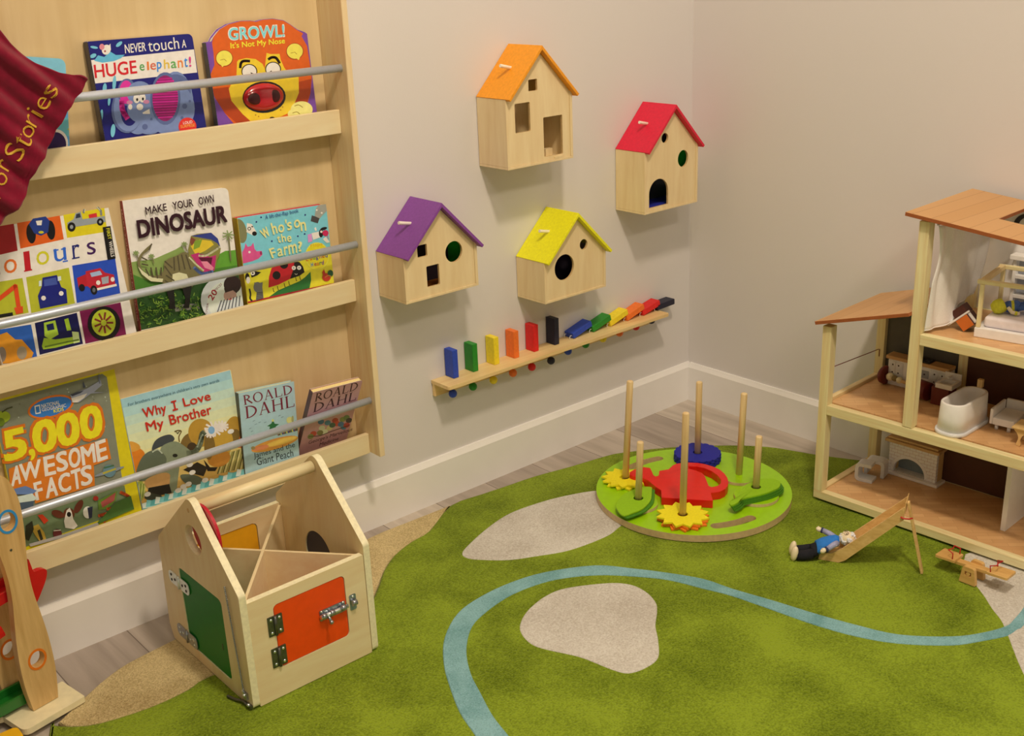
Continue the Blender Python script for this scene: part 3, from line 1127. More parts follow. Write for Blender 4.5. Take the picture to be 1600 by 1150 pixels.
for pts in ([(206, 500), (226, 455)], [(150, 560), (190, 580)], [(150, 610), (196, 620)], [(180, 650), (206, 700)], [(220, 640), (236, 712)], [(260, 640), (272, 720)], [(300, 640), (300, 700)], [(330, 590), (386, 640)], [(330, 630), (380, 700)], [(400, 560), (404, 660)], [(430, 550), (444, 660)], [(460, 540), (486, 650)], [(494, 540), (530, 650)], [(340, 700), (400, 740)], [(330, 740), (390, 780)]):
    A.l((78, 66, 42), 11, pts)
A.p((128, 116, 50), [(510, 500), (524, 440), (532, 392), (580, 376), (690, 366), (740, 410), (766, 490), (756, 540), (738, 580), (716, 664), (636, 684), (560, 620), (520, 560)])
A.p((208, 170, 40), [(530, 470), (600, 420), (690, 430), (712, 460), (640, 510), (570, 540)])
A.p((120, 140, 40), [(560, 430), (620, 420), (600, 480), (552, 500)])
A.p((44, 52, 110), [(532, 392), (600, 380), (690, 366), (742, 412), (766, 490), (740, 450), (690, 420), (600, 404)])
A.p((120, 60, 40), [(524, 440), (534, 400), (570, 420), (540, 470)])
A.p((176, 40, 90), [(530, 540), (590, 522), (680, 556), (730, 540), (716, 660), (640, 680), (580, 610)])
A.p((84, 12, 36), [(590, 560), (700, 560), (690, 620), (640, 620)])
A.p((214, 120, 130), [(610, 590), (660, 590), (712, 640), (700, 662), (640, 640)])
A.l(CR, 15, [(596, 545), (650, 545), (720, 505), (756, 480)], True)
A.l((120, 110, 70), 7, [(600, 530), (660, 528), (754, 468)], True)
A.l(CR, 12, [(520, 560), (570, 610), (630, 660)], True)
A.l((90, 104, 140), 24, [(560, 640), (620, 684), (700, 670)], True)
A.e((196, 190, 182), 785, 890, 176, 184)
A.e((206, 200, 192), 800, 900, 140, 150)
A.e((44, 26, 24), 856, 772, 68, 70)
A.e((176, 132, 110), 838, 858, 50, 52)
A.p((44, 26, 24), [(790, 800), (840, 790), (900, 770), (890, 840), (860, 815), (800, 835)])
A.p((196, 190, 184), [(760, 900), (830, 890), (900, 860), (936, 920), (938, 950), (720, 1000)])
for i in range(7):
    A.l((40, 40, 50), 7, [(770 + i * 24, 895 - i * 6), (740 + i * 28, 985 - i * 8)], False)
A.l((196, 60, 60), 6, [(826, 888), (850, 884)])
A.t((150, 20, 36), '20', (700, 900), (742, 830), (662, 872), 0.04)
A.t((120, 60, 60), 'PIECES', (726, 824), (776, 772), (716, 808), 0.0)
A.t((120, 60, 60), 'OVER', (656, 1000), (672, 915), (642, 998), 0.0)
DB = (44, 10, 22)
A.t(DB, 'MAKE', (182, 226), (347, 194), (172, 168), 0.03)
A.t(DB, 'YOUR', (394, 188), (553, 160), (384, 128), 0.03)
A.t(DB, 'OWN', (596, 152), (714, 128), (588, 92), 0.03)
A.t(DB, 'DINOSAUR', (125, 412), (818, 284), (104, 270), 0.07)
finish(B)
M, W, Hh = B[6], B[7], B[8]
T_ = 0.013
vs, fs, asp = glyphs('MAKE YOUR OWN DINOSAUR', 0.01)
st_ = MB()
pp = [M @ Vector((-0.00135, Hh * 0.94 - u * Hh * 0.8, -T_ * 0.72 + v * T_ * 0.44)) for u, v in vs]
st_.add(pp, fs, ink(206, 140, 130))
obj('spine_lettering', st_, root, weld=False)

# --- farm book
B = book('small blue and yellow lift the flap farm book with a ladybird', 2, [(371, 340.7), (509.5, 318.8), (521, 441.6), (385.8, 473)], -0.047, 0.06, 0.021, (360, 300, 6.389), (116, 178, 196), (176, 140, 30), 0.010, back=(176, 30, 44))
A = B[2]
YB = (216, 194, 40)
A.p(YB, [(100, 800), (360, 755), (700, 690), (1010, 590), (1060, 1000), (100, 1140)])
A.p((36, 100, 40), [(375, 1055), (470, 985), (560, 945), (690, 890), (745, 850), (800, 795), (806, 880), (790, 960), (620, 1005)])
A.l((170, 30, 44), 18, [(150, 1108), (600, 1010), (1040, 915)])
A.e((120, 112, 70), 100, 390, 62, 122, -12)
A.p(WHT, [(165, 310), (215, 320), (262, 405), (250, 438), (218, 430), (160, 400)])
A.e(BLK, 240, 415, 24, 22)
A.e(BLK, 188, 366, 18)
A.e(WHT, 188, 366, 11)
A.e(BLK, 218, 346, 10, 6)
PK = (206, 74, 116)
A.p(PK, [(118, 600), (140, 560), (150, 510), (172, 548), (205, 540), (228, 505), (242, 570), (262, 592), (312, 588), (320, 625), (280, 665), (220, 690), (125, 714)])
A.e(WHT, 190, 600, 12)
A.e((150, 30, 70), 305, 610, 12, 18)
A.p((188, 26, 34), [(380, 955), (384, 850), (410, 760), (470, 715), (560, 695), (650, 690), (640, 780), (595, 868), (480, 925)])
A.p(BLK, [(595, 868), (625, 780), (640, 690), (690, 700), (725, 745), (740, 800), (690, 836)])
A.e(BLK, 460, 832, 40, 42)
A.e(BLK, 535, 730, 40, 36)
for x, y in ((632, 758), (685, 756)):
    A.e(WHT, x, y, 21)
    A.e((150, 140, 130), x, y, 8)
A.l(WHT, 4, [(642, 815), (655, 825), (668, 816)])
for x, y in ((425, 960), (468, 940), (535, 910), (580, 890), (650, 850), (690, 838)):
    A.l(BLK, 6, [(x, y), (x + 8, y + 36), (x + 14, y + 36)])
GYC = (110, 104, 92)
A.e(GYC, 270, 950, 40, 52)
A.p(GYC, [(236, 915), (240, 900), (260, 915), (300, 905), (322, 900), (318, 950), (330, 1060), (252, 1085), (262, 1000)])
for i in range(5):
    A.l((50, 46, 44), 7, [(262, 1010 + i * 17), (322, 1000 + i * 15)])
A.l((60, 56, 50), 16, [(190, 970), (200, 1020), (196, 1060), (214, 1085)], True)
A.e(BLK, 168, 850, 22, 40)
A.e(WHT, 176, 880, 20, 34)
A.p(BLK, [(200, 800), (250, 790), (306, 800), (270, 830), (210, 855)])
A.e(WHT, 222, 810, 22)
A.e(BLK, 222, 810, 8)
A.p((150, 142, 122), [(850, 170), (880, 125), (952, 118), (960, 190), (920, 230), (890, 265), (840, 240)])
A.p((64, 58, 54), [(812, 232), (888, 262), (872, 312), (800, 290)])
A.e(WHT, 860, 180, 9)
A.e(WHT, 910, 208, 9)
A.p(WHT, [(808, 410), (880, 395), (900, 450), (826, 478)])
A.p((206, 130, 170), [(770, 425), (808, 415), (818, 490), (775, 505)])
A.e(BLK, 903, 412, 22, 40)
A.e(WHT, 906, 396, 12)
A.e(BLK, 930, 365, 34, 14, -15)
A.e((190, 30, 70), 948, 410, 30)
A.p(WHT, [(835, 360), (852, 350), (862, 385), (845, 388)])
A.l((190, 30, 70), 5, [(950, 436), (952, 470)])
A.l((190, 30, 70), 5, [(968, 430), (974, 468)])
A.p(WHT, [(920, 470), (952, 445), (990, 500), (960, 510)])
for x, y in ((305, 252), (258, 298), (745, 228), (740, 418), (672, 440), (412, 490)):
    A.e(NAVY, x, y, 8)
A.e((226, 206, 60), 864, 640, 120, 138)
A.e((216, 190, 30), 864, 640, 108, 126)
A.t((206, 150, 30), "Flaps", (800, 560), (920, 540), (796, 520), 0.02)
for ch, x0, c in (('L', 754, (176, 40, 30)), ('a', 792, (176, 70, 30)), ('u', 822, (60, 120, 60)), ('g', 852, (40, 60, 120)), ('h', 884, (150, 60, 120)), ('e', 914, (176, 60, 40)), ('d', 944, (60, 60, 140))):
    A.t(c, ch, (x0, 690 - (x0 - 754) * 0.2 + (12 if ch == 'g' else 0)), (x0 + 24, 686 - (x0 - 754) * 0.2 + (12 if ch == 'g' else 0)), (x0 - 2, 650 - (x0 - 754) * 0.2 + (4 if ch in 'auge' else -2)), 0.03)
for ch, x0, c in (('H', 802, (50, 120, 170)), ('e', 836, (176, 60, 60)), ('a', 862, (200, 110, 40)), ('r', 888, (60, 110, 60)), ('d', 908, (120, 60, 120))):
    A.t(c, ch, (x0, 746 - (x0 - 802) * 0.2), (x0 + 22, 742 - (x0 - 802) * 0.2), (x0 - 3, (706 if ch in 'Hd' else 716) - (x0 - 802) * 0.2), 0.03)
A.e((176, 46, 26), 955, 850, 42, 40)
A.p((176, 46, 26), [(912, 800), (930, 768), (944, 810), (930, 850)])
A.e((30, 80, 46), 994, 812, 28, 34)
A.l((200, 130, 40), 7, [(940, 850), (975, 830), (1000, 840)])
TY = (222, 204, 122)
A.t((30, 60, 110), 'A lift-the-flap book', (346, 284), (680, 214), (340, 234), 0.0)
for ch, bl, br, tl in (('W', (335, 470), (402, 428), (285, 385)), ('h', (425, 425), (470, 408), (395, 312)), ('o', (478, 410), (538, 396), (468, 330)), ("'", (545, 318), (558, 314), (540, 276)), ('s', (566, 386), (612, 372), (558, 306)), ('o', (632, 362), (692, 350), (628, 280)), ('n', (700, 390), (754, 384), (690, 300)), ('t', (472, 508), (500, 502), (458, 440)), ('h', (512, 500), (552, 490), (498, 422)), ('e', (564, 502), (608, 492), (556, 442)), ('F', (412, 660), (462, 646), (376, 566)), ('a', (470, 644), (522, 632), (460, 566)), ('r', (534, 630), (572, 622), (524, 546)), ('m', (578, 622), (662, 604), (568, 530)), ('?', (676, 596), (716, 588), (666, 496))):
    A.t(TY, ch, bl, br, tl, 0.045)
finish(B)

# --- facts book
B = book('large grey and yellow fact book with chunky number lettering', 3, [(-16, 620), (177.5, 571.7), (205, 808), (20, 852)], -0.045, 0.10, 0.018, (0, 560, 3.832), (206, 180, 20), (190, 164, 20), 0.002)
A = B[2]
A.p((122, 118, 92), [(-120, 290), (612, 92), (640, 112), (740, 780), (760, 905), (150, 1130), (-120, 1000)])
A.p((106, 116, 76), [(100, 950), (600, 800), (745, 760), (770, 905), (150, 1130)])
random.seed(2)
for i in range(70):
    x, y = random.uniform(-20, 640), random.uniform(120, 420)
    if y < 280 - 0.26 * x:
        continue
    A.e(random.choice([(170, 166, 140), (150, 146, 120), (96, 92, 70)]), x, y, random.uniform(2, 5))
OO, YY, WW = (202, 100, 22), (220, 196, 26), (226, 212, 200)
A.e(OO, 303, 290, 142, 66, -15)
A.e((48, 106, 160), 303, 290, 128, 54, -15)
A.p(WHT, [(205, 284), (238, 276), (244, 328), (212, 334)])
A.p((48, 106, 160), [(212, 290), (233, 285), (238, 322), (217, 327)])
A.t(WHT, 'NATIONAL', (248, 297), (358, 274), (245, 274), 0.02)
A.t(WHT, 'GEOGRAPHIC', (251, 318), (396, 290), (248, 298), 0.02)
A.t((220, 196, 26), 'KIDS', (322, 326), (382, 312), (318, 306), 0.04)
LET = [('5', (28, 622), (165, 586), (8, 440)), (',', (180, 614), (216, 602), (168, 548)), ('0', (198, 574), (342, 545), (188, 378)), ('0', (344, 534), (480, 508), (330, 338)), ('0', (484, 492), (616, 466), (470, 296))]
for col, bd in ((OO, 0.16), (YY, 0.085)):
    for s_, bl, br, tl in LET:
        g = 14 if bd > 0.1 else 0
        A.t(col, s_, (bl[0] - g, bl[1] + g), (br[0] + g, br[1] + g), (tl[0] - g, tl[1] - g), bd)
A2 = [('A', (66, 768), (126, 748), (68, 650)), ('W', (118, 742), (246, 708), (112, 634)), ('E', (268, 706), (334, 690), (256, 590)), ('S', (340, 684), (408, 664), (330, 566)), ('O', (414, 664), (484, 640), (404, 546)), ('M', (492, 642), (574, 618), (478, 530)), ('E', (582, 620), (644, 598), (566, 500)),
      ('F', (215, 850), (262, 836), (196, 745)), ('A', (274, 838), (346, 818), (268, 720)), ('C', (352, 810), (424, 790), (342, 696)), ('T', (434, 790), (490, 770), (420, 672)), ('S', (484, 768), (552, 748), (478, 650))]
A.p((206, 108, 26), [(50, 660), (240, 590), (560, 500), (640, 478), (664, 600), (560, 640), (566, 760), (210, 868), (190, 780), (60, 790)])
for col, bd in ((WW, 0.05),):
    for s_, bl, br, tl in A2:
        A.t(col, s_, bl, br, tl, bd)
A.p((150, 146, 150), [(418, 216), (520, 178), (600, 130), (606, 160), (560, 200), (626, 202), (540, 210), (470, 262), (430, 262)])
A.p(WW, [(424, 238), (520, 208), (500, 235), (460, 262), (432, 262)])
A.p((60, 60, 70), [(418, 216), (460, 200), (500, 190), (480, 206), (430, 226)])
A.p((70, 70, 80), [(492, 150), (496, 134), (510, 172), (496, 176)])
A.p((110, 110, 116), [(586, 110), (590, 84), (600, 150), (590, 150)])
A.e((140, 150, 30), 10, 350, 50, 36, -10)
A.e((96, 110, 24), 0, 380, 26, 26)
A.l((60, 60, 30), 8, [(10, 320), (40, 300), (70, 290)])
A.e((130, 130, 126), 652, 676, 94, 10, -18)
A.e((96, 120, 120), 652, 672, 38)
A.l((170, 150, 50), 12, [(616, 686), (688, 660)])
A.l((60, 96, 60), 10, [(622, 654), (676, 640)])
A.p((96, 116, 150), [(80, 780), (150, 762), (218, 790), (190, 812), (86, 812)])
A.p((200, 200, 196), [(100, 826), (190, 806), (220, 840), (160, 868), (104, 860)])
A.p((70, 80, 90), [(104, 864), (200, 850), (196, 900), (120, 912)])
A.p((190, 50, 24), [(222, 936), (252, 932), (288, 968), (262, 990)])
A.e((96, 40, 26), 344, 930, 40, 22, 20)
A.e((96, 40, 26), 468, 885, 20, 44, 30)
A.e((96, 44, 26), 410, 930, 34, 36)
A.p(WW, [(396, 908), (414, 892), (426, 916), (436, 960), (462, 1000), (440, 1020), (388, 1012), (380, 972)])
A.e(BLK, 410, 932, 13, 15)
A.e((90, 26, 30), 341, 1046, 27, 26)
A.l(WW, 5, [(320, 1030), (360, 1026)])
A.e((216, 214, 206), 522, 920, 28, 36)
A.p((40, 40, 60), [(520, 892), (552, 884), (548, 950), (530, 960)])
A.e((160, 40, 30), 570, 836, 16, 14)
A.p((180, 140, 50), [(180, 1010), (226, 990), (262, 1040), (276, 1090), (240, 1100), (210, 1060)])
A.p((40, 34, 24), [(150, 1000), (190, 970), (200, 1020), (170, 1090), (150, 1080)])
A.p((40, 34, 24), [(220, 1030), (236, 1020), (256, 1080), (240, 1090)])
A.p((96, 120, 40), [(584, 850), (640, 820), (700, 790), (690, 850), (640, 900), (586, 906)])
A.p((160, 70, 60), [(600, 860), (690, 800), (680, 850), (610, 892)])
for pts in ([(640, 900), (690, 900), (660, 940), (620, 970)], [(720, 800), (770, 830), (730, 870)], [(590, 940), (640, 930), (620, 975)]):
    A.l((180, 70, 30), 18, pts, True)
A.p((64, 96, 36), [(690, 860), (780, 820), (800, 900), (560, 1000), (600, 960)])
A.p((160, 146, 128), [(170, 1108), (380, 1050), (580, 980), (590, 996), (380, 1070), (180, 1125)])
finish(B)

# --- brother book
B = book('wide picture book about loving a brother with two elephants in water', 3, [(188.8, 623.6), (360.5, 577.9), (389.5, 736), (211, 798)], -0.045, 0.12, 0.007, (180, 570, 5.0), (208, 196, 140), (150, 160, 150), 0.002)
A = B[2]
bands = [(150, 180, 172), (166, 190, 172), (184, 196, 164), (198, 200, 156), (206, 200, 146), (212, 200, 138), (216, 198, 130), (216, 192, 118), (214, 184, 106), (212, 174, 92), (206, 160, 76), (200, 150, 70)]
for i, c in enumerate(bands):
    t0, t1 = i / 12, (i + 1.05) / 12
    L_ = lambda t: (30 + 112 * t, 272 + 900 * t * 0.96)
    R_ = lambda t: (897 + 160 * t, 42 + 800 * t)
    A.p(c, [L_(t0), R_(t0), R_(t1), L_(t1)])
A.p((206, 112, 24), [(98, 660), (160, 640), (230, 690), (200, 780), (160, 900), (120, 870)], True)
A.p((206, 140, 50), [(110, 600), (180, 620), (190, 660), (104, 680)], True)
A.p((204, 96, 18), [(940, 560), (985, 450), (1010, 580), (1020, 640), (930, 640)], True)
A.p((150, 150, 60), [(140, 930), (210, 900), (240, 1000), (200, 1080), (150, 1020)])
for i in range(9):
    A.l((110, 120, 40) if i % 2 else (176, 170, 90), 8, [(150 + i * 9, 1060 - i * 4), (140 + i * 12, 930)])
for i in range(18):
    A.l(((80, 84, 40), (196, 180, 110), (130, 126, 60))[i % 3], 9, [(800 + i * 14, 850 - i * 3), (850 + i * 13, 700 - i * 4)])
BN, BN2 = (172, 126, 40), (118, 88, 36)
A.e(BN2, 570, 620, 60, 90, 20)
A.e(BN, 670, 530, 100, 110, -10)
A.e(BN, 920, 490, 60, 90, 15)
A.e(BN2, 930, 560, 40, 60, 20)
A.e((186, 140, 46), 810, 600, 110, 130, 5)
A.e((176, 112, 36), 810, 730, 90, 66, -15)
A.p(BN2, [(700, 560), (750, 540), (780, 640), (740, 740), (700, 700)], True)
A.e((64, 46, 26), 600, 650, 40, 44)
A.p((30, 24, 20), [(690, 740), (740, 800), (800, 800), (780, 830), (720, 830)])
A.p((40, 34, 24), [(530, 820), (640, 760), (720, 800), (690, 870), (600, 850)])
for x, y, r_ in ((770, 500, 70), (740, 530, 46), (830, 480, 50)):
    for j in range(11):
        a1 = math.radians(j * 33 + x)
        A.l((222, 216, 204), 16, [(x, y), (x + r_ * math.cos(a1), y + r_ * 0.8 * math.sin(a1))])
A.e((120, 156, 186), 750, 510, 26, 30)
EG, EG2, EG3 = (124, 126, 92), (88, 92, 68), (50, 54, 40)
A.p((60, 62, 60), [(286, 666), (306, 600), (360, 560), (430, 545), (462, 580), (420, 620), (350, 640)], True)
A.p(EG, [(355, 650), (410, 610), (480, 600), (560, 650), (600, 690), (560, 720), (500, 790), (440, 960), (300, 1000), (240, 920), (330, 760)], True)
A.l(EG, 42, [(560, 690), (620, 680), (660, 620), (676, 550), (690, 530)], True)
A.l((160, 160, 124), 12, [(640, 640), (662, 580), (680, 545)], True)
A.p(EG2, [(164, 830), (210, 720), (280, 670), (350, 676), (400, 740), (350, 840), (250, 900), (180, 900)], True)
A.p((176, 128, 70), [(236, 900), (340, 850), (420, 850), (424, 930), (330, 960), (250, 960)], True)
A.p(EG, [(430, 820), (500, 800), (480, 960), (500, 1000), (420, 1000)])
A.p(EG2, [(510, 860), (620, 860), (690, 900), (690, 940), (620, 950), (540, 920)], True)
A.p((26, 26, 22), [(260, 960), (420, 930), (440, 1000), (300, 1030), (250, 1000)])
A.p(EG3, [(240, 990), (360, 1020), (370, 1050), (260, 1060), (226, 1040)])
A.e((30, 28, 24), 466, 708, 20, 14)
A.l((190, 186, 150), 10, [(290, 680), (330, 662), (364, 690)], True)
A.l(BN2, 8, [(500, 600), (496, 560), (514, 520), (490, 512), (464, 520)], True)
A.p((60, 50, 30), [(460, 512), (486, 530), (510, 510), (488, 540)])
for i in range(26):
    t = i / 25
    x = 170 + t * 880
    y = 1128 - t * 300
    A.p(((120, 176, 160), (84, 150, 138), (206, 210, 190))[i % 3], [(x - 40, y + 20), (x - 30, y - 22 - 16 * (i % 2)), (x + 10, y - 34), (x + 44, y - 22), (x + 50, y + 6)])
for x, y in ((530, 950), (570, 930), (490, 980), (600, 840), (580, 780), (900, 520), (250, 1010), (700, 900)):
    A.e((216, 214, 200), x, y, 26, 18, -20)
RD = (186, 36, 20)
A.t((60, 92, 96), "For brothers everywhere in children's very own words", (100, 330), (812, 138), (96, 298), 0.0)
A.t(RD, 'Why', (226, 438), (408, 392), (204, 342), 0.03)
A.t(RD, 'I', (462, 352), (474, 349), (447, 282), 0.03)
A.l(RD, 13, [(450, 354), (484, 345)])
A.l(RD, 13, [(437, 290), (470, 281)])
A.t(RD, 'Love', (538, 328), (748, 272), (520, 262), 0.03)
A.t(RD, 'My', (252, 544), (388, 508), (230, 450), 0.028)
A.t(RD, 'Brother', (430, 470), (756, 382), (412, 394), 0.03)
finish(B)

# --- two paperbacks
DR = (112, 26, 44)
B = book('pale blue paperback with a peach on its cover', 3, [(372.5, 614.5), (459.3, 595.7), (470, 709.7), (391.5, 735)], -0.047, 0.06, 0.014, (370, 580, 6.767), (160, 178, 166), (60, 54, 40), 0.002, pages=paint('yellowed_pages', (222, 186, 112), 0.7, 0.08, 500), board=0.0006)
A = B[2]
A.serif(DR, 'ROALD', (76, 360), (592, 236), (62, 258))
A.serif(DR, 'DAHL', (94, 504), (610, 372), (82, 376))
for x, y in ((170, 530), (230, 545), (190, 565), (440, 475), (130, 610), (470, 490), (290, 545), (150, 640)):
    A.l((84, 104, 104), 4, [(x, y), (x + 22, y - 10)])
A.p((40, 96, 50), [(380, 510), (400, 555), (448, 560), (410, 585), (420, 600), (380, 605), (345, 614), (350, 585), (320, 580), (366, 552)])
A.e((196, 184, 90), 380, 520, 12, 14)
A.e((204, 190, 110), 560, 518, 36, 36)
A.e((160, 150, 90), 590, 510, 12, 40)
for i in range(14):
    A.e(((120, 60, 50), (60, 90, 60), (190, 170, 70), (60, 70, 110))[i % 4], 440 + i * 15, 668 - i * 4, 10, 14)
A.e((212, 140, 54), 400, 770, 256, 56, -16)
A.e((222, 172, 70), 470, 744, 170, 30, -16)
A.e((206, 120, 70), 250, 810, 90, 26, -14)
A.e((150, 124, 70), 172, 812, 22, 18)
A.t((30, 44, 50), 'James and the', (182, 938), (616, 816), (174, 868), 0.012)
A.t((30, 44, 50), 'Giant Peach', (214, 1000), (598, 898), (206, 920), 0.012)
finish(B)
B = book('pink paperback tilting forward against the rail beside the shelf end', 3, [(489, 613.3), (567, 593.5), (551, 683.3), (475, 708)], -0.014, -0.45, 0.013, (370, 580, 6.767), (186, 132, 122), (96, 60, 54), 0.008, pages=MATS['yellowed_pages'], board=0.0006)
A = B[2]
A.serif((60, 16, 26), 'ROALD', (820, 326), (1272, 196), (838, 236))
A.serif((60, 16, 26), 'DAHL', (803, 438), (1256, 302), (820, 342))
for i, (x, y) in enumerate([(890, 535), (960, 545), (1040, 520), (1060, 555), (1120, 510), (1160, 490), (1185, 520), (900, 600), (930, 640), (980, 600), (880, 650), (1010, 570), (1100, 560), (1130, 590), (1160, 570), (810, 660), (780, 690)]):
    A.e([(60, 96, 120), (70, 110, 120), (160, 50, 40), (180, 60, 40), (120, 120, 60), (96, 110, 60), (50, 40, 40), (190, 180, 140), (206, 196, 150), (190, 170, 110), (120, 110, 60), (60, 80, 60)][i % 12], x, y, 34, 26, -20)
A.l((60, 44, 34), 7, [(760, 690), (880, 680), (1000, 636), (1190, 570)], True)
A.t((60, 16, 30), "George's Marvellous", (752, 784), (1216, 640), (764, 732), 0.012)
A.t((60, 16, 30), 'Medicine', (872, 796), (1072, 728), (880, 756), 0.012)
finish(B)

# ---------------------------------------------------------------- maroon story pouch hung over the top rail
FAB = paint('maroon_cloth', (112, 5, 28), 0.9, 0.16, 60, bump=0.25, spec=0.15, sheen=0.35)
GOLD = paint('gold_thread', (190, 138, 34), 0.6, 0.15, 900)
FY = -0.128
top_c = crv([(-80, -60), (-30, 14), (0, 46), (40, 88), (85, 110), (110, 117), (128, 118), (138, 123)], closed=False, k=8)
bot_c = crv([(-80, 452), (-30, 380), (8, 342), (36, 310), (55, 265), (78, 230), (90, 205), (102, 180), (112, 163), (126, 148), (134, 133), (138, 124)], closed=False, k=8)


def yat(c, x):
    for a, b in zip(c, c[1:]):
        if a[0] <= x <= b[0]:
            return a[1] + (b[1] - a[1]) * (x - a[0]) / max(1e-9, b[0] - a[0])
    return c[-1][1]


def fold(x, z):
    s = (x + 2.0) * 0.80 + (z - 1.2) * 0.62
    e = math.exp(-((x + 1.80) / 0.05) ** 2)
    return 0.0085 * math.sin(s * 74 + 0.9 * math.sin(z * 26)) * (1 - 0.6 * e) + 0.0045 * math.sin(s * 160 + z * 30 + 1.3) + 0.004 * math.sin(z * 18)


def cloth_pt(px, py):
    q = at(px, py, 1, FY)
    return Vector((q.x, FY + fold(q.x, q.z), q.z))


NX, NY = 46, 54
rows = []
for j in range(NY + 1):
    row = []
    for i in range(NX + 1):
        x = -80 + (138 + 80) * (i / NX)
        a, b = yat(top_c, x), yat(bot_c, x)
        row.append(cloth_pt(x, a + (b - a) * j / NY))
    rows.append(row)
pouch = thing('cloth_pouch', (-2.0, FY, 0.98), 'maroon cloth pouch with gold story lettering hanging across the top rail', 'pouch')
obj('cloth', MB().surf(rows, FAB), pouch, solid=0.005)


def stitch(s, bl, br, tl, bold):
    vs, fs, asp = glyphs(s, bold)
    out = []
    for u, v in vs:
        q = cloth_pt(bl[0] + (br[0] - bl[0]) * u + (tl[0] - bl[0]) * v, bl[1] + (br[1] - bl[1]) * u + (tl[1] - bl[1]) * v)
        out.append(q + Vector((0, -0.0032, 0)))
    return out, fs


em = MB()
for ch, cx, cy, wd, ht in (('f', -17, 300, 14, 30), ('o', 0, 279, 19, 19), ('r', 9.5, 259, 13, 20), ('S', 22, 237, 21, 29), ('t', 33.5, 219, 17, 27), ('o', 44, 205.5, 19, 19), ('r', 51, 189, 14, 20), ('i', 58, 176.5, 4.5, 27), ('e', 68.5, 161.5, 18.5, 19), ('s', 77.5, 142, 17.5, 19)):
    dx, dy = 0.51, -0.86
    ux, uy = -0.86, -0.51
    bl = (cx - dx * wd / 2 - ux * ht / 2, cy - dy * wd / 2 - uy * ht / 2)
    vs, fs = stitch(ch, bl, (bl[0] + dx * wd, bl[1] + dy * wd), (bl[0] + ux * ht, bl[1] + uy * ht), -0.012)
    em.add(vs, fs, GOLD)
obj('embroidered_lettering', em, pouch, solid=0.0016, weld=False, label='gold embroidered lettering')

# ---------------------------------------------------------------- little houses on the wall
PLY = wood('plywood_front', (222, 186, 130), (206, 166, 108), 'Z', 12, 8, 0.5, 0.7)
PLYE = paint('plywood_edge', (196, 152, 92), 0.6, 0.12, 120)
FX = ((1, 0, 0), (0, 0, 1))           # boards facing the room: local x = world x, local y = up


def wall_house(label, x0, x1, z0, zw, zp, paint_rgb, holes, peg_at, lining=None, floor_col=None, block=False):
    xc = (x0 + x1) / 2
    root = thing('toy_wall_house', (xc, 0, z0), label, 'toy house', 'birch toy houses on the wall')
    R = paint('roof_%d_%d_%d' % paint_rgb, paint_rgb, 0.5, 0.07, 160, bump=0.06)
    t = 0.008
    yb, yf = -0.002, -0.111
    obj('side_panel', MB().box((x0, yf, z0 + 0.0062), (x0 + t, yb, zw), PLY), root, bevel=0.0006)
    obj('side_panel', MB().box((x1 - t, yf, z0 + 0.0062), (x1, yb, zw), PLY), root, bevel=0.0006)
    obj('bottom_panel', MB().box((x0, yf, z0), (x1, yb, z0 + 0.006), PLY), root, bevel=0.0006)
    sl = (zp - zw) / ((x1 - x0) / 2)
    penta = [(x0 + t + 0.0004, z0 + 0.0064), (x1 - t - 0.0004, z0 + 0.0064), (x1 - t - 0.0004, zw + t * sl - 0.009), (xc, zp - 0.0125), (x0 + t + 0.0004, zw + t * sl - 0.009)]
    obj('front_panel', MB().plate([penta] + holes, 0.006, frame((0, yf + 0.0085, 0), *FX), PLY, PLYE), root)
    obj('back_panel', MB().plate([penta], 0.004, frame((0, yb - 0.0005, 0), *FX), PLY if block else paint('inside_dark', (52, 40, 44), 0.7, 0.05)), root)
    if lining:
        obj('wall_lining', MB().box((x1 - t - 0.0022, yf + 0.01, z0 + 0.009), (x1 - t - 0.0003, yb - 0.006, zw - 0.004), paint('lining_green', (44, 214, 46), 0.5, 0.05)), root, label='green inner side wall')
    if floor_col:
        obj('floor_lining', MB().box((x0 + t + 0.001, yf + 0.01, z0 + 0.0064), (x1 - t - 0.003, yb - 0.006, z0 + 0.0084), paint('lining_%d_%d_%d' % floor_col, floor_col, 0.5, 0.05)), root)
    if block:
        obj('door_step', MB().box((-0.652, -0.1105, z0 + 0.0064), (-0.6215, -0.104, z0 + 0.012), PLY), root)
        obj('stop_block', MB().box((-0.645, -0.07, z0 + 0.0064), (-0.622, -0.058, z0 + 0.026), PLY), root)
    d = Vector((xc - x0, zp - zw)).normalized()
    n = Vector((d.y, -d.x))
    th = 0.0075
    xe, ze = x0 - 0.0015, zw - 0.0015 * sl
    left = [(xc, zp), (xe, ze), (xe + n.x * th, ze + n.y * th), (xc, zp - th / d.x)]
    xr, zr = x1 + 0.011, zw - 0.011 * sl
    right = [(xc, zp), (xc, zp - th / d.x), (xr - n.x * th, zr + n.y * th), (xr, zr)]
    Mf = frame((0, yb, 0), *FX)
    obj('roof_panel', MB().plate([left], 0.124, Mf, R), root, bevel=0.0009, label='painted roof slope')
    obj('roof_panel', MB().plate([right], 0.124, Mf, R), root, bevel=0.0009, label='painted roof slope')
    px, pz = peg_at
    py = -0.062
    P0 = Vector((px, py, pz))
    obj('peg', MB().tube([P0 + Vector((0.004, 0, 0)), P0 + Vector((-0.022, -0.003, 0.006)), P0 + Vector((-0.034, -0.004, 0.009))], 0.0042, paint('peg_pale', (232, 196, 160), 0.5, 0.05), 14), root, bevel=0.0008, label='short pale peg')
    return root


def rc(x0, z0, x1, z1, r=0.0025):
    return rrect(min(x0, x1), min(z0, z1), max(x0, x1), max(z0, z1), r, 3)


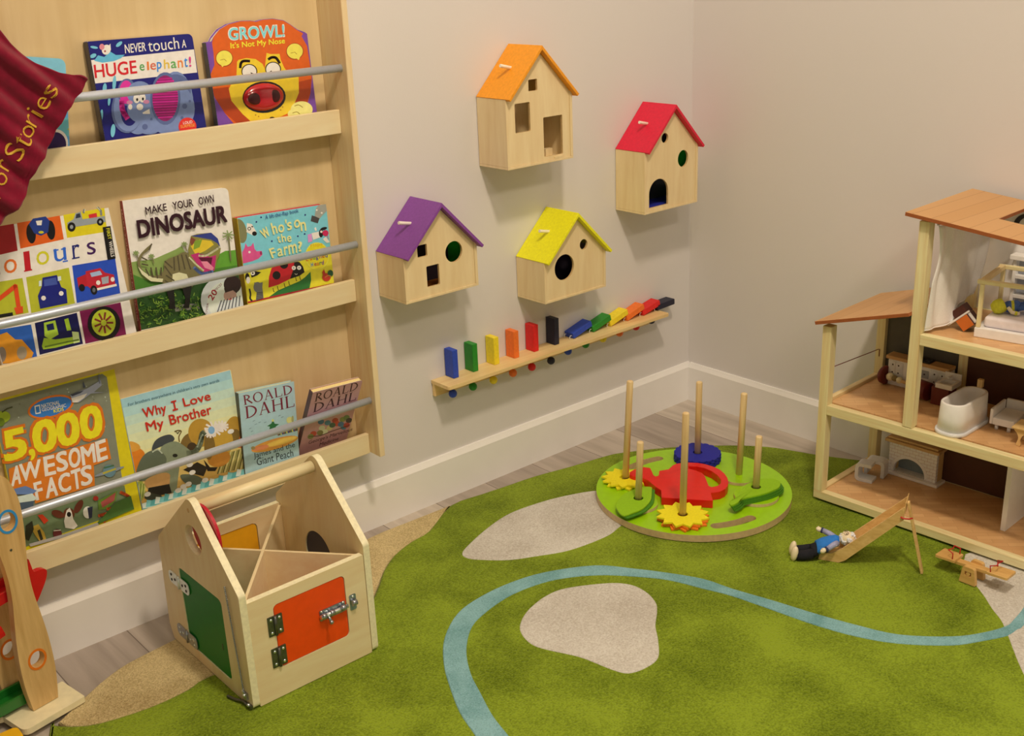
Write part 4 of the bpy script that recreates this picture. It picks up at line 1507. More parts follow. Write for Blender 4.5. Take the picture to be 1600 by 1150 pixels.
def peg_on(x0, x1, zw, zp, f=0.55):
    xc = (x0 + x1) / 2
    return (x0 + (xc - x0) * f, zw + (zp - zw) * f)


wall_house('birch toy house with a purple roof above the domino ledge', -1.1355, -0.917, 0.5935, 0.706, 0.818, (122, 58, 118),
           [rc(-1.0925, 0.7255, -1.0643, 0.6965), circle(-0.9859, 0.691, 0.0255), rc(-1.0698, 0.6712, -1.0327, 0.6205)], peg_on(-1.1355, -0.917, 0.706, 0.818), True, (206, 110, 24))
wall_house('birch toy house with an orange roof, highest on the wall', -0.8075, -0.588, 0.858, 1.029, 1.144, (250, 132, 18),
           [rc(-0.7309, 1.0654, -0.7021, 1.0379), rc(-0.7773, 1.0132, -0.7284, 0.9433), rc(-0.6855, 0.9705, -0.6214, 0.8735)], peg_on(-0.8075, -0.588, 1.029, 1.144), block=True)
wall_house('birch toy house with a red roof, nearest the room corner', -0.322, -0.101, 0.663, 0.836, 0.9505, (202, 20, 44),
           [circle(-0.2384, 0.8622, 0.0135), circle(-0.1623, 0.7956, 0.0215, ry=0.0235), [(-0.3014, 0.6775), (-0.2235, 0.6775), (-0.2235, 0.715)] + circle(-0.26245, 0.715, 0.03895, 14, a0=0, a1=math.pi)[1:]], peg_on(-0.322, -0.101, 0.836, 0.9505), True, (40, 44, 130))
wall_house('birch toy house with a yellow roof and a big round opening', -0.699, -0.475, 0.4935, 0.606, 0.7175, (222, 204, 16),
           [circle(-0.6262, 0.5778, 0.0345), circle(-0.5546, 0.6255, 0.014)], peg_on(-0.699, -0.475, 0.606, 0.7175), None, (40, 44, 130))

# ---------------------------------------------------------------- domino ledge
LEDGE = wood('ledge_beech', (226, 182, 116), (206, 158, 92), 'X', 16, 12, 0.45)
ZT = 0.339
ledge = thing('wall_ledge', (-0.585, 0, 0.2955), 'long narrow beech ledge on the wall carrying a row of painted dominoes', 'ledge')
obj('top_board', MB().plate([rounded([(-1.0, -0.075), (-0.175, -0.075), (-0.175, -0.001), (-1.0, -0.001)], [0.006, 0.006, 0.0005, 0.0005])], 0.009, frame((0, 0, ZT - 0.009), (1, 0, 0), (0, 1, 0)), LEDGE), ledge, bevel=0.001)
obj('back_board', MB().box((-0.998, -0.0115, 0.2955), (-0.177, -0.001, ZT - 0.0092), LEDGE), ledge, bevel=0.001)
DCOL = [('blue', (34, 60, 140)), ('green', (30, 116, 28)), ('yellow', (226, 184, 30)), ('orange', (232, 100, 30)), ('red', (200, 24, 22)), ('black', (22, 20, 36))]
STRING = paint('white_string', (226, 214, 196), 0.8, 0.05)


def domino(label, colr, M, ball, group):
    """block stands on the xy plane of M; its pull ball hangs under the ledge"""
    root = thing('domino', M.translation, label, 'domino', group)
    m = paint('domino_%d_%d_%d' % colr, colr, 0.5, 0.08, 120)
    obj('block', MB().box((-0.0085, -0.0172, 0), (0.0085, 0.0172, 0.075), m, M), root, bevel=0.0013)
    obj('pull_ball', MB().ball(ball, 0.011, m), root)
    a = M @ Vector((-0.004, -0.008, 0.0002))
    top = Vector((ball[0], ball[1], ZT - 0.0092))
    obj('string', MB().tube([top, Vector(ball) + Vector((0, 0, 0.0105))], 0.0008, STRING, 8), root)
    if abs(M.to_3x3().col[2].z) < 0.9:
        for dy in (-0.011, 0.011):
            p = M @ Vector((-0.001, dy, -0.0006))
            obj('string_loop', MB().tube(crv([tuple(p), tuple(p + Vector((-0.005, 0, 0.0005))), tuple(p + Vector((-0.0075, 0, -0.006))), (p.x - 0.0055, p.y, ZT + 0.0009)], closed=False, k=3), 0.0009, STRING, 6), root)
    return root


for i, xl in enumerate((-0.955, -0.890, -0.818, -0.7486, -0.678, -0.602)):
    nm, c_ = DCOL[i]
    pxb = [(707.6, 615), (739, 604), (771, 593.8), (801.5, 582.8), (831, 573.4), (861, 563.5)][i]
    bq = at(*pxb, 1, -0.0235)
    domino('%s painted domino standing upright on the wall ledge' % nm, c_, Matrix.Translation((xl + 0.0085, -0.0205, ZT + 0.0003)), tuple(bq), 'dominoes on the wall ledge')
for i, xp in enumerate((-0.529, -0.452, -0.382, -0.313, -0.246, -0.184)):
    nm, c_ = DCOL[i]
    pxb = [(887.5, 548.6), (915, 538), (942, 529), (968, 520), (993.6, 510.4), (1017.8, 500.5)][i]
    bq = at(*pxb, 1, -0.0235)
    th = math.radians((15.5, 15.5, 15.5, 15.5, 12.0, 2.0)[i])
    # standing block tipped about its right foot edge towards the corner
    Rm = Matrix.Rotation(math.pi / 2 - th, 4, 'Y')
    M = Matrix.Translation((xp, -0.0205, ZT + 0.0004 + (0.002 if i == 5 else 0))) @ Rm @ Matrix.Translation((-0.0085, 0, 0))
    domino('%s painted domino toppled towards the room corner on the wall ledge' % nm, c_, M, tuple(bq), 'dominoes on the wall ledge')

# ---------------------------------------------------------------- busy house with locks
HPLY = wood('busy_plywood', (226, 190, 136), (208, 168, 112), 'Z', 9, 7, 0.45, 0.7)
HPLYX = wood('busy_plywood_cross', (226, 190, 136), (208, 168, 112), 'X', 9, 7, 0.45, 0.7)
HEDGE = paint('busy_edge', (230, 196, 144), 0.5, 0.08, 140)
CHROME = paint('hardware_steel', (150, 142, 130), 0.3, 0.12, 160, metal=0.9)
DARKST = paint('hinge_bronze', (96, 90, 74), 0.35, 0.15, 120, metal=0.85)
SCREW = paint('screw_bright', (206, 198, 186), 0.25, 0.05, metal=0.9)
HB = 0.0135
bh = thing('busy_house', (-1.67, -0.3, HB), 'birch activity house with locks, latches and a dowel carrying handle', 'activity toy')
MG = frame((-1.8, 0, 0), (0, -1, 0), (0, 0, 1))          # gable frames: local x = -y, local y = up
gab = rounded([(0.135, HB), (0.478, HB), (0.478, 0.262), (0.318, 0.413), (0.136, 0.258), (0.122, 0.045)], [0.002, 0.012, 0.012, 0.022, 0.02, 0.012])
hole = circle(0.3125, 0.318, 0.034, 32, ry=0.031)
gdoor_hole = rrect(0.2165, 0.0385, 0.3985, 0.2205, 0.012)
obj('left_gable', MB().plate([gab, hole, gdoor_hole], 0.0145, MG, HPLY, HEDGE), bh, bevel=0.0018)
gd = obj('green_door', MB().plate([rrect(0.218, 0.04, 0.397, 0.219, 0.011)], 0.010, frame((-1.803, 0, 0), (0, -1, 0), (0, 0, 1)), paint('door_green', (10, 104, 26), 0.45, 0.04, 60, spec=0.2)), bh, label='green painted door')
obj('door_slot', MB().box((-1.8135, -0.375, 0.098), (-1.8129, -0.3725, 0.112), ink(10, 14, 10)), gd)


def strap_hinge(zc, mat, dots, y0=-0.165, y1=-0.256, hh=0.0145):
    mb = MB()
    mb.plate([rrect(-y0, zc - hh, (-y0 - y1) / 2 - 0.0015, zc + hh, 0.012)], 0.0016, frame((-1.8146, 0, 0), (0, -1, 0), (0, 0, 1)), mat)
    mb.plate([rrect((-y0 - y1) / 2 + 0.0015, zc - hh, -y1, zc + hh, 0.012)], 0.0016, frame((-1.8146, 0, 0), (0, -1, 0), (0, 0, 1)), mat)
    yc = (y0 + y1) / 2
    mb.tube([(-1.8165, yc, zc - hh), (-1.8165, yc, zc + hh)], 0.003, mat, 12)
    h = obj('hinge', mb, bh)
    for yy, dz in ((y0 - 0.013, -0.006), (y0 - 0.013, 0.006), (y0 - 0.029, 0.0), (y1 + 0.013, -0.006), (y1 + 0.013, 0.006), (y1 + 0.029, 0.0)):
        obj('screw', MB().lathe([(0.0032, 0), (0.0028, 0.001), (0.0012, 0.0013)], frame((-1.8163, yy, zc + dz), (0, -1, 0), (0, 0, 1)), dots, 12), h)


strap_hinge(0.181, paint('hinge_nickel', (206, 196, 184), 0.35, 0.04, metal=0.35), ink(30, 24, 24))
strap_hinge(0.054, CHROME, SCREW)
chain = MB()
p0, p1 = Vector((-1.8175, -0.4315, 0.2655)), Vector((-1.8175, -0.4505, 0.042))
for i in range(62):
    chain.ball(p0.lerp(p1, i / 61), 0.00195, CHROME, None, 8, 6)
chain.tube([p0, p1], 0.0008, CHROME, 6)
obj('bead_chain', chain, bh, label='thin steel bead chain')
lt_ = MB()
lt_.box((-1.8195, -0.462, 0.030), (-1.8148, -0.450, 0.044), CHROME)
lt_.ball((-1.8205, -0.457, 0.040), 0.0032, SCREW)
lt_.ball((-1.8195, -0.468, 0.023), 0.0035, SCREW)
lt_.tube([(-1.8178, -0.4465, 0.046), (-1.818, -0.453, 0.040)], 0.0022, SCREW, 10)
obj('chain_latch', lt_, bh)
hp = MB()
hp.tube([(-1.8185, -0.471, 0.0205), (-1.8185, -0.445, 0.019), (-1.826, -0.425, 0.0168), (-1.8315, -0.405, 0.0165)], 0.003, DARKST, 8)
hp.box((-1.8205, -0.476, 0.017), (-1.8148, -0.462, 0.0235), DARKST)
obj('hasp', hp, bh, label='dark hasp hanging loose on the rug')
# front panel and orange door
MF = frame((0, -0.4635, 0), *FX)
fd = rrect(-1.748, 0.0775, -1.5885, 0.2155, 0.010)
obj('front_panel', MB().plate([rrect(-1.7995, HB + 0.0005, -1.5405, 0.2415, 0.002), fd], 0.0135, MF, HPLYX, HEDGE), bh, bevel=0.0012)
od = obj('orange_door', MB().plate([rrect(-1.7465, 0.079, -1.590, 0.214, 0.009)], 0.0105, frame((0, -0.466, 0), *FX), paint('door_orange', (222, 64, 8), 0.42, 0.04, 60)), bh, label='orange painted door')
YP = -0.4771
for zc in (0.1735, 0.104):
    mb = MB()
    mb.plate([rrect(-1.7635, zc - 0.021, -1.7495, zc + 0.021, 0.001, 2)], 0.0018, frame((0, YP, 0), *FX), DARKST)
    mb.plate([rrect(-1.7465, zc - 0.021, -1.732, zc + 0.021, 0.001, 2)], 0.0018, frame((0, YP, 0), *FX), DARKST)
    mb.tube([(-1.748, YP - 0.0028, zc - 0.021), (-1.748, YP - 0.0028, zc + 0.021)], 0.0032, DARKST, 12)
    h = obj('hinge', mb, bh)
    for xx in (-1.7565, -1.7385):
        for dz in (-0.014, 0.014):
            obj('screw', MB().ball((xx, YP - 0.0022, zc + dz), (0.003, 0.0018, 0.003), SCREW, None, 12, 8), h)
bo = MB()
bo.plate([rrect(-1.652, 0.1375, -1.5935, 0.1605, 0.002, 2)], 0.0016, frame((0, YP, 0), *FX), CHROME)
bt = obj('barrel_bolt', bo, bh, label='steel barrel bolt')
for xa, xb in ((-1.650, -1.641), (-1.632, -1.622), (-1.606, -1.596)):
    obj('bolt_guide', MB().tube([(xa, YP - 0.0062, 0.149), (xb, YP - 0.0062, 0.149)], 0.0062, CHROME, 14), bt)
obj('bolt_rod', MB().tube([(-1.653, YP - 0.0062, 0.149), (-1.590, YP - 0.0062, 0.149)], 0.0043, SCREW, 14), bt)
obj('bolt_knob', MB().tube([(-1.637, YP - 0.0062, 0.149), (-1.637, YP - 0.017, 0.139)], 0.0028, CHROME, 12).ball((-1.637, YP - 0.018, 0.1375), 0.0044, CHROME), bt)
for xx in (-1.648, -1.598):
    obj('screw', MB().ball((xx, YP - 0.002, 0.158), (0.0028, 0.0018, 0.0028), SCREW, None, 12, 8), bt)
ct = MB()
ct.plate([rrect(-1.582, 0.131, -1.567, 0.166, 0.003, 3)], 0.0016, frame((0, YP, 0), *FX), CHROME)
ct.tube([(-1.580, YP - 0.0055, 0.149), (-1.569, YP - 0.0055, 0.149)], 0.0062, CHROME, 14)
ct.ball((-1.5745, YP - 0.002, 0.161), (0.003, 0.002, 0.003), SCREW, None, 12, 8)
obj('bolt_catch', ct, bh)
# right gable with a round dark blue flap, back panel with a yellow door
MR = frame((-1.525, 0, 0), (0, -1, 0), (0, 0, 1))
cq = at(498, 866, 0, -1.54)
cyl_ = circle(-cq.y, cq.z, 0.0525, 36)
obj('right_gable', MB().plate([gab, cyl_], 0.0145, MR, HPLY, HEDGE), bh, bevel=0.0018)
obj('round_flap', MB().plate([circle(-cq.y, cq.z, 0.0515, 36)], 0.008, frame((-1.529, 0, 0), (0, -1, 0), (0, 0, 1)), paint('flap_navy', (22, 24, 48), 0.4, 0.05)), bh, label='dark blue round flap')
MBk = frame((0, -0.138, 0), *FX)
yd = rrect(-1.75, 0.075, -1.60, 0.2155, 0.012)
obj('back_wall', MB().plate([rrect(-1.7995, HB + 0.0005, -1.5405, 0.2415, 0.002), yd], 0.0125, MBk, HPLYX, HEDGE), bh, bevel=0.0012)
obj('yellow_door', MB().plate([rrect(-1.7485, 0.0765, -1.6015, 0.214, 0.011)], 0.009, frame((0, -0.140, 0), *FX), paint('door_yellow', (222, 150, 22), 0.4, 0.04)), bh, label='yellow painted door')
# crossed dividers
a_, b_ = Vector((-1.7985, -0.462, 0)), Vector((-1.542, -0.152, 0))
d_ = (b_ - a_).normalized()
obj('divider', MB().box((0, -0.003, 0.02), ((b_ - a_).length, 0.003, 0.236), HPLYX, frame(a_, d_, z=(0, 0, 1))), bh)
a2, b2 = Vector((-1.7985, -0.152, 0)), Vector((-1.542, -0.462, 0))
d2 = (b2 - a2).normalized()
ln = (b2 - a2).length / 2
obj('divider', MB().box((0, -0.003, 0.02), (ln - 0.0036, 0.003, 0.236), HPLYX, frame(a2, d2, z=(0, 0, 1))).box((ln + 0.0036, -0.003, 0.02), (2 * ln, 0.003, 0.236), HPLYX, frame(a2, d2, z=(0, 0, 1))), bh)
obj('floor_panel', MB().box((-1.7995, -0.463, HB + 0.001), (-1.5405, -0.151, HB + 0.006), HPLYX), bh)
obj('handle_dowel', MB().tube([(-1.7993, -0.3105, 0.381), (-1.5407, -0.3105, 0.381)], 0.0125, wood('dowel_beech', (232, 196, 140), (214, 172, 112), 'X', 30, 20, 0.42), 28), bh, label='round beech carrying handle')
obj('dowel_plug', MB().lathe([(0.0045, 0), (0.0045, 0.0006), (0.002, 0.0009)], frame((-1.8146, -0.3105, 0.381), (0, -1, 0), (0, 0, 1)), PLYE, 14), bh)
obj('red_disc', MB().plate([circle(0.335, 0.336, 0.0575, 40)], 0.006, frame((-1.7925, 0, 0), (0, -1, 0), (0, 0, 1)), paint('disc_red', (176, 18, 34), 0.35, 0.04)), bh, label='red round shutter behind the gable hole')

# ---------------------------------------------------------------- ramp tower at the left edge
BEECH = wood('tower_beech', (206, 160, 96), (176, 128, 68), 'Z', 16, 12, 0.42)
BEECHL = paint('tower_base', (226, 194, 140), 0.5, 0.06, 60)
DUX = Vector((0.9783, 0.2071, 0))                       # along the front post's face
DNY = Vector((-0.2071, 0.9783, 0))
tower = thing('ramp_tower', (-2.2, -0.12, 0.0135), 'wooden ramp tower toy with coloured tracks at the left edge', 'ramp toy')


def tower_board(name, o, mat):
    Mt = frame(o, DUX, (0, 0, 1))
    right = [(0.0505, 0.012), (0.056, 0.056), (0.058, 0.10), (0.056, 0.153), (0.051, 0.203), (0.046, 0.246), (0.0445, 0.285), (0.0465, 0.32), (0.052, 0.369), (0.055, 0.415), (0.0535, 0.445), (0.047, 0.472), (0.038, 0.491), (0.0255, 0.499)]
    rr = crv(right, closed=False, k=4)
    cx = 0.0245
    lft = [(2 * cx - x, z) for x, z in rr][::-1]
    loop = rr + lft[0:]
    h1 = circle(0.026, 0.407, 0.0145, 32, ry=0.0185)
    h2 = circle(0.026, 0.113, 0.0145, 32, ry=0.0170)
    b = obj(name, MB().plate([loop, h1, h2], -0.017, Mt, mat), tower, bevel=0.0012)
    for c, r_, ry, col in (((0.026, 0.407), 0.0145, 0.0185, (46, 120, 156)), ((0.026, 0.113), 0.0145, 0.0170, (206, 100, 18))):
        rg = MB()
        rg.plate([circle(c[0], c[1], r_ + 0.0045, 32, ry=ry + 0.005), circle(c[0], c[1], r_ + 0.0002, 32, ry=ry + 0.0002)], 0.0007, Mt @ Matrix.Translation((0, 0, 0.0001)), paint('ring_%d_%d_%d' % col, col, 0.45, 0.05))
        obj('ring', rg, b, label=('blue' if col[0] < 100 else 'orange') + ' painted ring round the hole', weld=False)
    obj('screw', MB().lathe([(0.0026, 0), (0.002, 0.0012)], Mt @ Matrix.Translation((0.021, 0.351, 0.0)), DARKST, 10), b)
    return b


OP = Vector((-2.1303, -0.1988, 0.0155))
tower_board('front_post', OP, BEECH)
OB = OP + DNY * 0.076 - DUX * 0.012
tower_board('rear_post', OB, BEECH)
base_loop = rounded([(-0.045, -0.040), (0.083, -0.040), (0.086, 0.043), (-0.045, 0.043)], [0.014, 0.003, 0.003, 0.003])
for nm, o_ in (('foot_plate', OP), ('foot_plate', OB)):
    obj(nm, MB().plate([base_loop], 0.0125, frame(o_ + Vector((0, 0, -0.0018)), DUX, DNY), BEECHL), tower, bevel=0.0012)


def track(name, col, s0, z0, s1, z1, n0, n1, wd=0.05):
    """an open channel between the posts, from s0 to s1 along the tower"""
    m = paint('track_%d_%d_%d' % col, col, 0.32, 0.05, 60, coat=0.3)
    a = OP + DUX * s0 + DNY * n0 + Vector((0, 0, z0 - OP.z))
    b = OP + DUX * s1 + DNY * n1 + Vector((0, 0, z1 - OP.z))
    d = (b - a)
    L = d.length
    side = d.cross(Vector((0, 0, 1))).normalized()
    up = side.cross(d).normalized()
    Mx = frame(a, d, z=up)
    mb = MB().box((0, -wd / 2, 0), (L, wd / 2, 0.007), m, Mx)
    mb.box((0, -wd / 2, 0.007), (L, -wd / 2 + 0.006, 0.022), m, Mx)
    mb.box((0, wd / 2 - 0.006, 0.007), (L, wd / 2, 0.022), m, Mx)
    obj(name, mb, tower, bevel=0.001, label='%s channel' % name.replace('_', ' '))


track('green_track', (20, 92, 24), -0.42, 0.043, 0.016, 0.036, 0.046, 0.046)
track('red_track', (186, 16, 18), -0.42, 0.105, -0.012, 0.195, 0.046, 0.046)
track('orange_track', (234, 128, 20), -0.42, 0.325, -0.012, 0.268, 0.046, 0.046)
track('upper_red_track', (176, 16, 18), -0.42, 0.205, 0.04, 0.262, 0.047, 0.047)
lf = [(46, 938), (44, 878), (48, 882), (53, 893), (62, 890), (70, 889), (73.5, 893), (72, 905), (66, 922), (58, 941), (54, 946)]
Mx = frame(OP + DNY * 0.05, DUX, (0, 0, 1))
Mi = Mx.inverted()
pl = []
for q in lf:
    w_ = Mi @ atp(q[0], q[1], OP + DNY * 0.05, -DNY)
    pl.append((w_.x, w_.y))
obj('red_track_end', MB().plate([crv(pl, k=3)], -0.012, Mx, MATS['track_186_16_18']), tower, bevel=0.001, label='rounded red end of the upper track')
yb = at(12, 1146, 2, 0.03)
car = thing('toy_car', (yb.x - 0.02, yb.y - 0.03, 0.0135), 'yellow wooden toy at the bottom left corner below the green track', 'toy car')
obj('car_body', MB().plate([rounded([(-0.06, -0.022), (0.036, -0.022), (0.036, 0.022), (-0.06, 0.022)], 0.01)], 0.026, Matrix.Translation((yb.x - 0.02, yb.y - 0.03, 0.0165)), paint('car_yellow', (234, 158, 16), 0.3, 0.04, coat=0.4)), car, bevel=0.004, seg=3)
for dx in (-0.04, 0.018):
    obj('axle_wheels', MB().tube([(yb.x - 0.02 + dx, yb.y - 0.048, 0.0225), (yb.x - 0.02 + dx, yb.y - 0.012, 0.0225)], 0.0085, BEECHL, 16), car)

# ---------------------------------------------------------------- flower peg board
LIME = paint('board_lime', (142, 176, 2), 0.38, 0.04, 70, coat=0.15)
PEGW = wood('peg_birch', (220, 182, 122), (196, 152, 92), 'Z', 40, 24, 0.45)
BEDGE = paint('board_edge', (190, 152, 100), 0.5, 0.1, 90)
BC = Vector((-0.535, -0.478, 0.0145))
pb = thing('peg_board', BC, 'round lime green stacking board with six dowel pegs and a red watering can', 'stacking toy')


def arc_slot(a0, a1, r, hw):
    out = []
    n = 12
    a0, a1 = math.radians(a0), math.radians(a1)
    for i in range(n + 1):
        a = a0 + (a1 - a0) * i / n
        out.append((BC.x + (r + hw) * math.cos(a), BC.y + (r + hw) * math.sin(a)))
    for k in range(1, 8):
        t = math.pi * k / 8
        ca = a1
        out.append((BC.x + r * math.cos(ca) + hw * (math.cos(t) * math.cos(ca) - math.sin(t) * math.sin(ca)), BC.y + r * math.sin(ca) + hw * (math.cos(t) * math.sin(ca) + math.sin(t) * math.cos(ca))))
    for i in range(n + 1):
        a = a1 + (a0 - a1) * i / n
        out.append((BC.x + (r - hw) * math.cos(a), BC.y + (r - hw) * math.sin(a)))
    for k in range(1, 8):
        t = math.pi * k / 8
        ca = a0
        out.append((BC.x + r * math.cos(ca) + hw * (-math.cos(t) * math.cos(ca) + math.sin(t) * math.sin(ca)), BC.y + r * math.sin(ca) + hw * (-math.cos(t) * math.sin(ca) - math.sin(t) * math.cos(ca))))
    return out


BT = 0.0325
MZ = Matrix.Translation((0, 0, BC.z))
obj('base_disc', MB().plate([circle(BC.x, BC.y, 0.25, 96), arc_slot(-124, -97, 0.206, 0.0135), arc_slot(68, 94, 0.203, 0.0135)], BT - BC.z, MZ, LIME, BEDGE), pb, bevel=0.0016)
PEGS = [(-0.6247, -0.3225, 0.316, 0.0135), (-0.699, -0.4385, 0.206, 0.005), (-0.685, -0.5725, 0.318, 0.0045), (-0.3925, -0.3726, 0.262, 0.001), (-0.398, -0.5186, 0.27, 0.0065), (-0.4585, -0.6196, 0.20, 0.003)]
pads = {1: 0.048, 4: 0.050, 5: 0.056}
for i, (x, y, zt, lean) in enumerate(PEGS):
    zb = BT + 0.0001
    if i in pads:
        obj('pad', MB().plate([circle(x - 0.003, y - 0.004, pads[i], 40)], 0.0085, Matrix.Translation((0, 0, BT + 0.0001)), LIME, BEDGE), pb, bevel=0.0008)
        zb += 0.0087
    r = 0.0086
    tp = Vector((x + RGT.x * lean, y + RGT.y * lean, zt))
    bs = Vector((x, y, zb))
    d = (tp - bs).normalized()
    obj('peg', MB().tube([bs, tp - d * 0.003, tp - d * 0.0008, tp], [r, r, r * 0.86, r * 0.6], PEGW, 24), pb)
CANT = 0.0545
can_px = [(983.5, 738), (992, 733), (1005, 729.5), (1016, 731), (1018.5, 736), (1021, 742), (1025, 744.5), (1029, 743), (1030, 735.5), (1044.7, 733), (1051, 727), (1058, 724), (1074, 722.3), (1090, 723), (1103, 725.3), (1115, 729), (1124.5, 733.3), (1132, 739.5), (1136.5, 746), (1138.3, 753), (1137, 759), (1133, 764), (1125, 768), (1110.5, 770), (1114, 782), (1033.5, 777), (1033, 766), (1024, 760), (1013, 750.5), (1003, 746), (990, 744.5), (984, 742)]
hole_px = [(1076, 728.3), (1088, 728.6), (1100, 731), (1112, 736), (1120.5, 742), (1126.5, 749.5), (1126, 755), (1121, 759), (1112, 760.8), (1107.5, 759), (1104, 750), (1101, 742.8), (1096, 738.5), (1086, 734.5), (1076, 732)]
cl = [gp(x, y, CANT) for x, y in can_px]
hl = [gp(x, y, CANT) for x, y in hole_px]
obj('watering_can', MB().plate([cl, hl], CANT - BT - 0.0002, Matrix.Translation((0, 0, BT + 0.0002)), paint('can_red', (206, 14, 8), 0.36, 0.04, 50, coat=0.15)), pb, bevel=0.0012, label='flat red watering can shape')


def ring_plate(mb, outer, cx, cy, r0, z, h, mat, tilt=(0, 0)):
    """flat shape with a hole for the peg; outline is star shaped about the hole"""
    n = len(outer)
    inn = []
    for x, y in outer:
        a = math.atan2(y - cy, x - cx)
        inn.append((cx + r0 * math.cos(a), cy + r0 * math.sin(a)))
    ar = sum(outer[i][0] * outer[(i + 1) % n][1] - outer[(i + 1) % n][0] * outer[i][1] for i in range(n))
    if ar < 0:
        outer, inn = outer[::-1], inn[::-1]

    def zz(p, k):
        return z + k + (p[0] - cx) * tilt[0] + (p[1] - cy) * tilt[1]
    vs = [(p[0], p[1], zz(p, 0)) for p in outer] + [(p[0], p[1], zz(p, h)) for p in outer] + [(p[0], p[1], zz(p, 0)) for p in inn] + [(p[0], p[1], zz(p, h)) for p in inn]
    fs = []
    for i in range(n):
        j = (i + 1) % n
        fs += [(i, j, j + n, i + n), (i + n, j + n, j + 3 * n, i + 3 * n), (j + 2 * n, i + 2 * n, i + 3 * n, j + 3 * n), (j, i, i + 2 * n, j + 2 * n)]
    mb.add(vs, fs, mat)
    return mb


def petals(cx, cy, R, n, depth, rot, sharp=1.0):
    out = []
    k = 12
    for i in range(n * k):
        a = 2 * math.pi * i / (n * k)
        fr = (a * n / (2 * math.pi)) % 1.0
        s = (1 - abs(2 * fr - 1) ** 0.85) if sharp >= 1 else abs(math.cos(a * n / 2))
        out.append((cx + R * (1 - depth + depth * s ** sharp) * math.cos(a + rot), cy + R * (1 - depth + depth * s ** sharp) * math.sin(a + rot)))
    return out


def flower(label, name, pegi, z, R, n, depth, rot, col, off=(0, 0), sharp=1.0, tilt=(0, 0), h=0.0052, grp=None):
    x, y = PEGS[pegi][0], PEGS[pegi][1]
    f = (z - BT) / (PEGS[pegi][2] - BT) * PEGS[pegi][3]
    x, y = x + RGT.x * f + off[0], y + RGT.y * f + off[1]
    mb = ring_plate(MB(), petals(x, y, R, n, depth, rot, sharp), x, y, 0.0125, z, h, paint('felt_%d_%d_%d' % col, col, 0.7, 0.06, 200, bump=0.1), tilt)
    return tag(obj(name, mb, None, (x, y, z), bevel=0.0006), label, 'stacking piece', grp)


FY_, FO_, FB_ = (240, 192, 16), (226, 108, 18), (28, 28, 116)
flower('lower yellow flower disc on the left tall peg', 'flower_disc', 0, BT + 0.0004, 0.063, 12, 0.26, 0.1, FY_, (0.001, -0.003), grp='flower discs on the pegs')
flower('upper yellow flower disc on the left tall peg', 'flower_disc', 0, BT + 0.0065, 0.061, 12, 0.26, 0.42, FY_, (-0.002, 0.002), grp='flower discs on the pegs')
flower('bottom orange flower disc on the front tall peg', 'flower_disc', 2, BT + 0.0004, 0.064, 12, 0.24, 0.0, FO_, (0.0, -0.002), grp='flower discs on the pegs')
flower('middle orange flower disc on the front tall peg', 'flower_disc', 2, BT + 0.0062, 0.064, 12, 0.24, 0.1, FO_, (0.001, -0.001), grp='flower discs on the pegs')
flower('top yellow flower disc on the front tall peg', 'flower_disc', 2, BT + 0.0122, 0.066, 12, 0.24, 0.2, FY_, grp='flower discs on the pegs')
for i, nm in enumerate(('bottom', 'second', 'third', 'top')):
    flower('%s navy blue flower disc of the stack on the back peg' % nm, 'flower_disc', 3, BT + 0.0004 + i * 0.0058, 0.064, 20, 0.07, 0.1 * i, FB_, (0.001 * (i % 2), 0.001), sharp=0.8, grp='flower discs on the pegs')
LG, LG2 = (132, 164, 8), (66, 112, 14)
leafL = [(962.7, 793), (971.7, 779), (981, 773), (991, 769), (1002, 766), (1010, 764.5), (1018, 765.5), (1018.5, 770), (1017, 784.6), (1008, 795.7), (1000, 801), (989.8, 805), (974.5, 809.6), (966, 802.7)]
leafR = [(1139.4, 785.6), (1146, 782), (1152.6, 774), (1162.5, 760.8), (1173, 755), (1185.6, 750), (1198, 749), (1210.4, 750), (1218, 753.5), (1219.5, 757), (1217, 762.4), (1208, 767), (1198.9, 770.7), (1187, 774), (1175.7, 776.5), (1159, 780.6), (1152.6, 786.4), (1142.7, 790.5)]


def leaf(label, px_, zs, zi, pegi, col, off):
    x, y = PEGS[pegi][0], PEGS[pegi][1]
    pts = [gp(a, b, zs) for a, b in px_]
    pts = [(p[0] + off[0], p[1] + off[1]) for p in crv(pts, k=4)]
    mb = ring_plate(MB(), pts, x, y, 0.0125, zi, 0.0042, paint('felt_%d_%d_%d' % col, col, 0.7, 0.06, 200, bump=0.1))
    return tag(obj('leaf_disc', mb, None, (x, y, zi), bevel=0.0006), label, 'stacking piece', 'leaf discs on the pegs')


z0 = BT + 0.0091
leaf('lower green leaf disc on the left short peg', leafL, 0.043, z0, 1, LG2, (0.003, -0.007))
leaf('upper green leaf disc on the left short peg', leafL, 0.043, z0 + 0.005, 1, LG, (0, 0))
for i, nm in enumerate(('lowest', 'second lowest', 'second highest', 'highest')):
    leaf('%s green leaf disc on the right short peg' % nm, leafR, 0.0575, z0 + i * 0.0047, 5, LG if i == 3 else LG2, (0.0022 * (3 - i), -0.0022 * (3 - i)))

# ---------------------------------------------------------------- doll's house
PINE = wood('pine_upright', (228, 196, 136), (204, 164, 100), 'Z', 26, 22, 0.5)
PINEY = wood('pine_lengthwise', (228, 196, 136), (206, 168, 104), 'Y', 26, 22, 0.5)
PINEX = wood('pine_crosswise', (220, 184, 122), (198, 156, 92), 'X', 26, 22, 0.5)


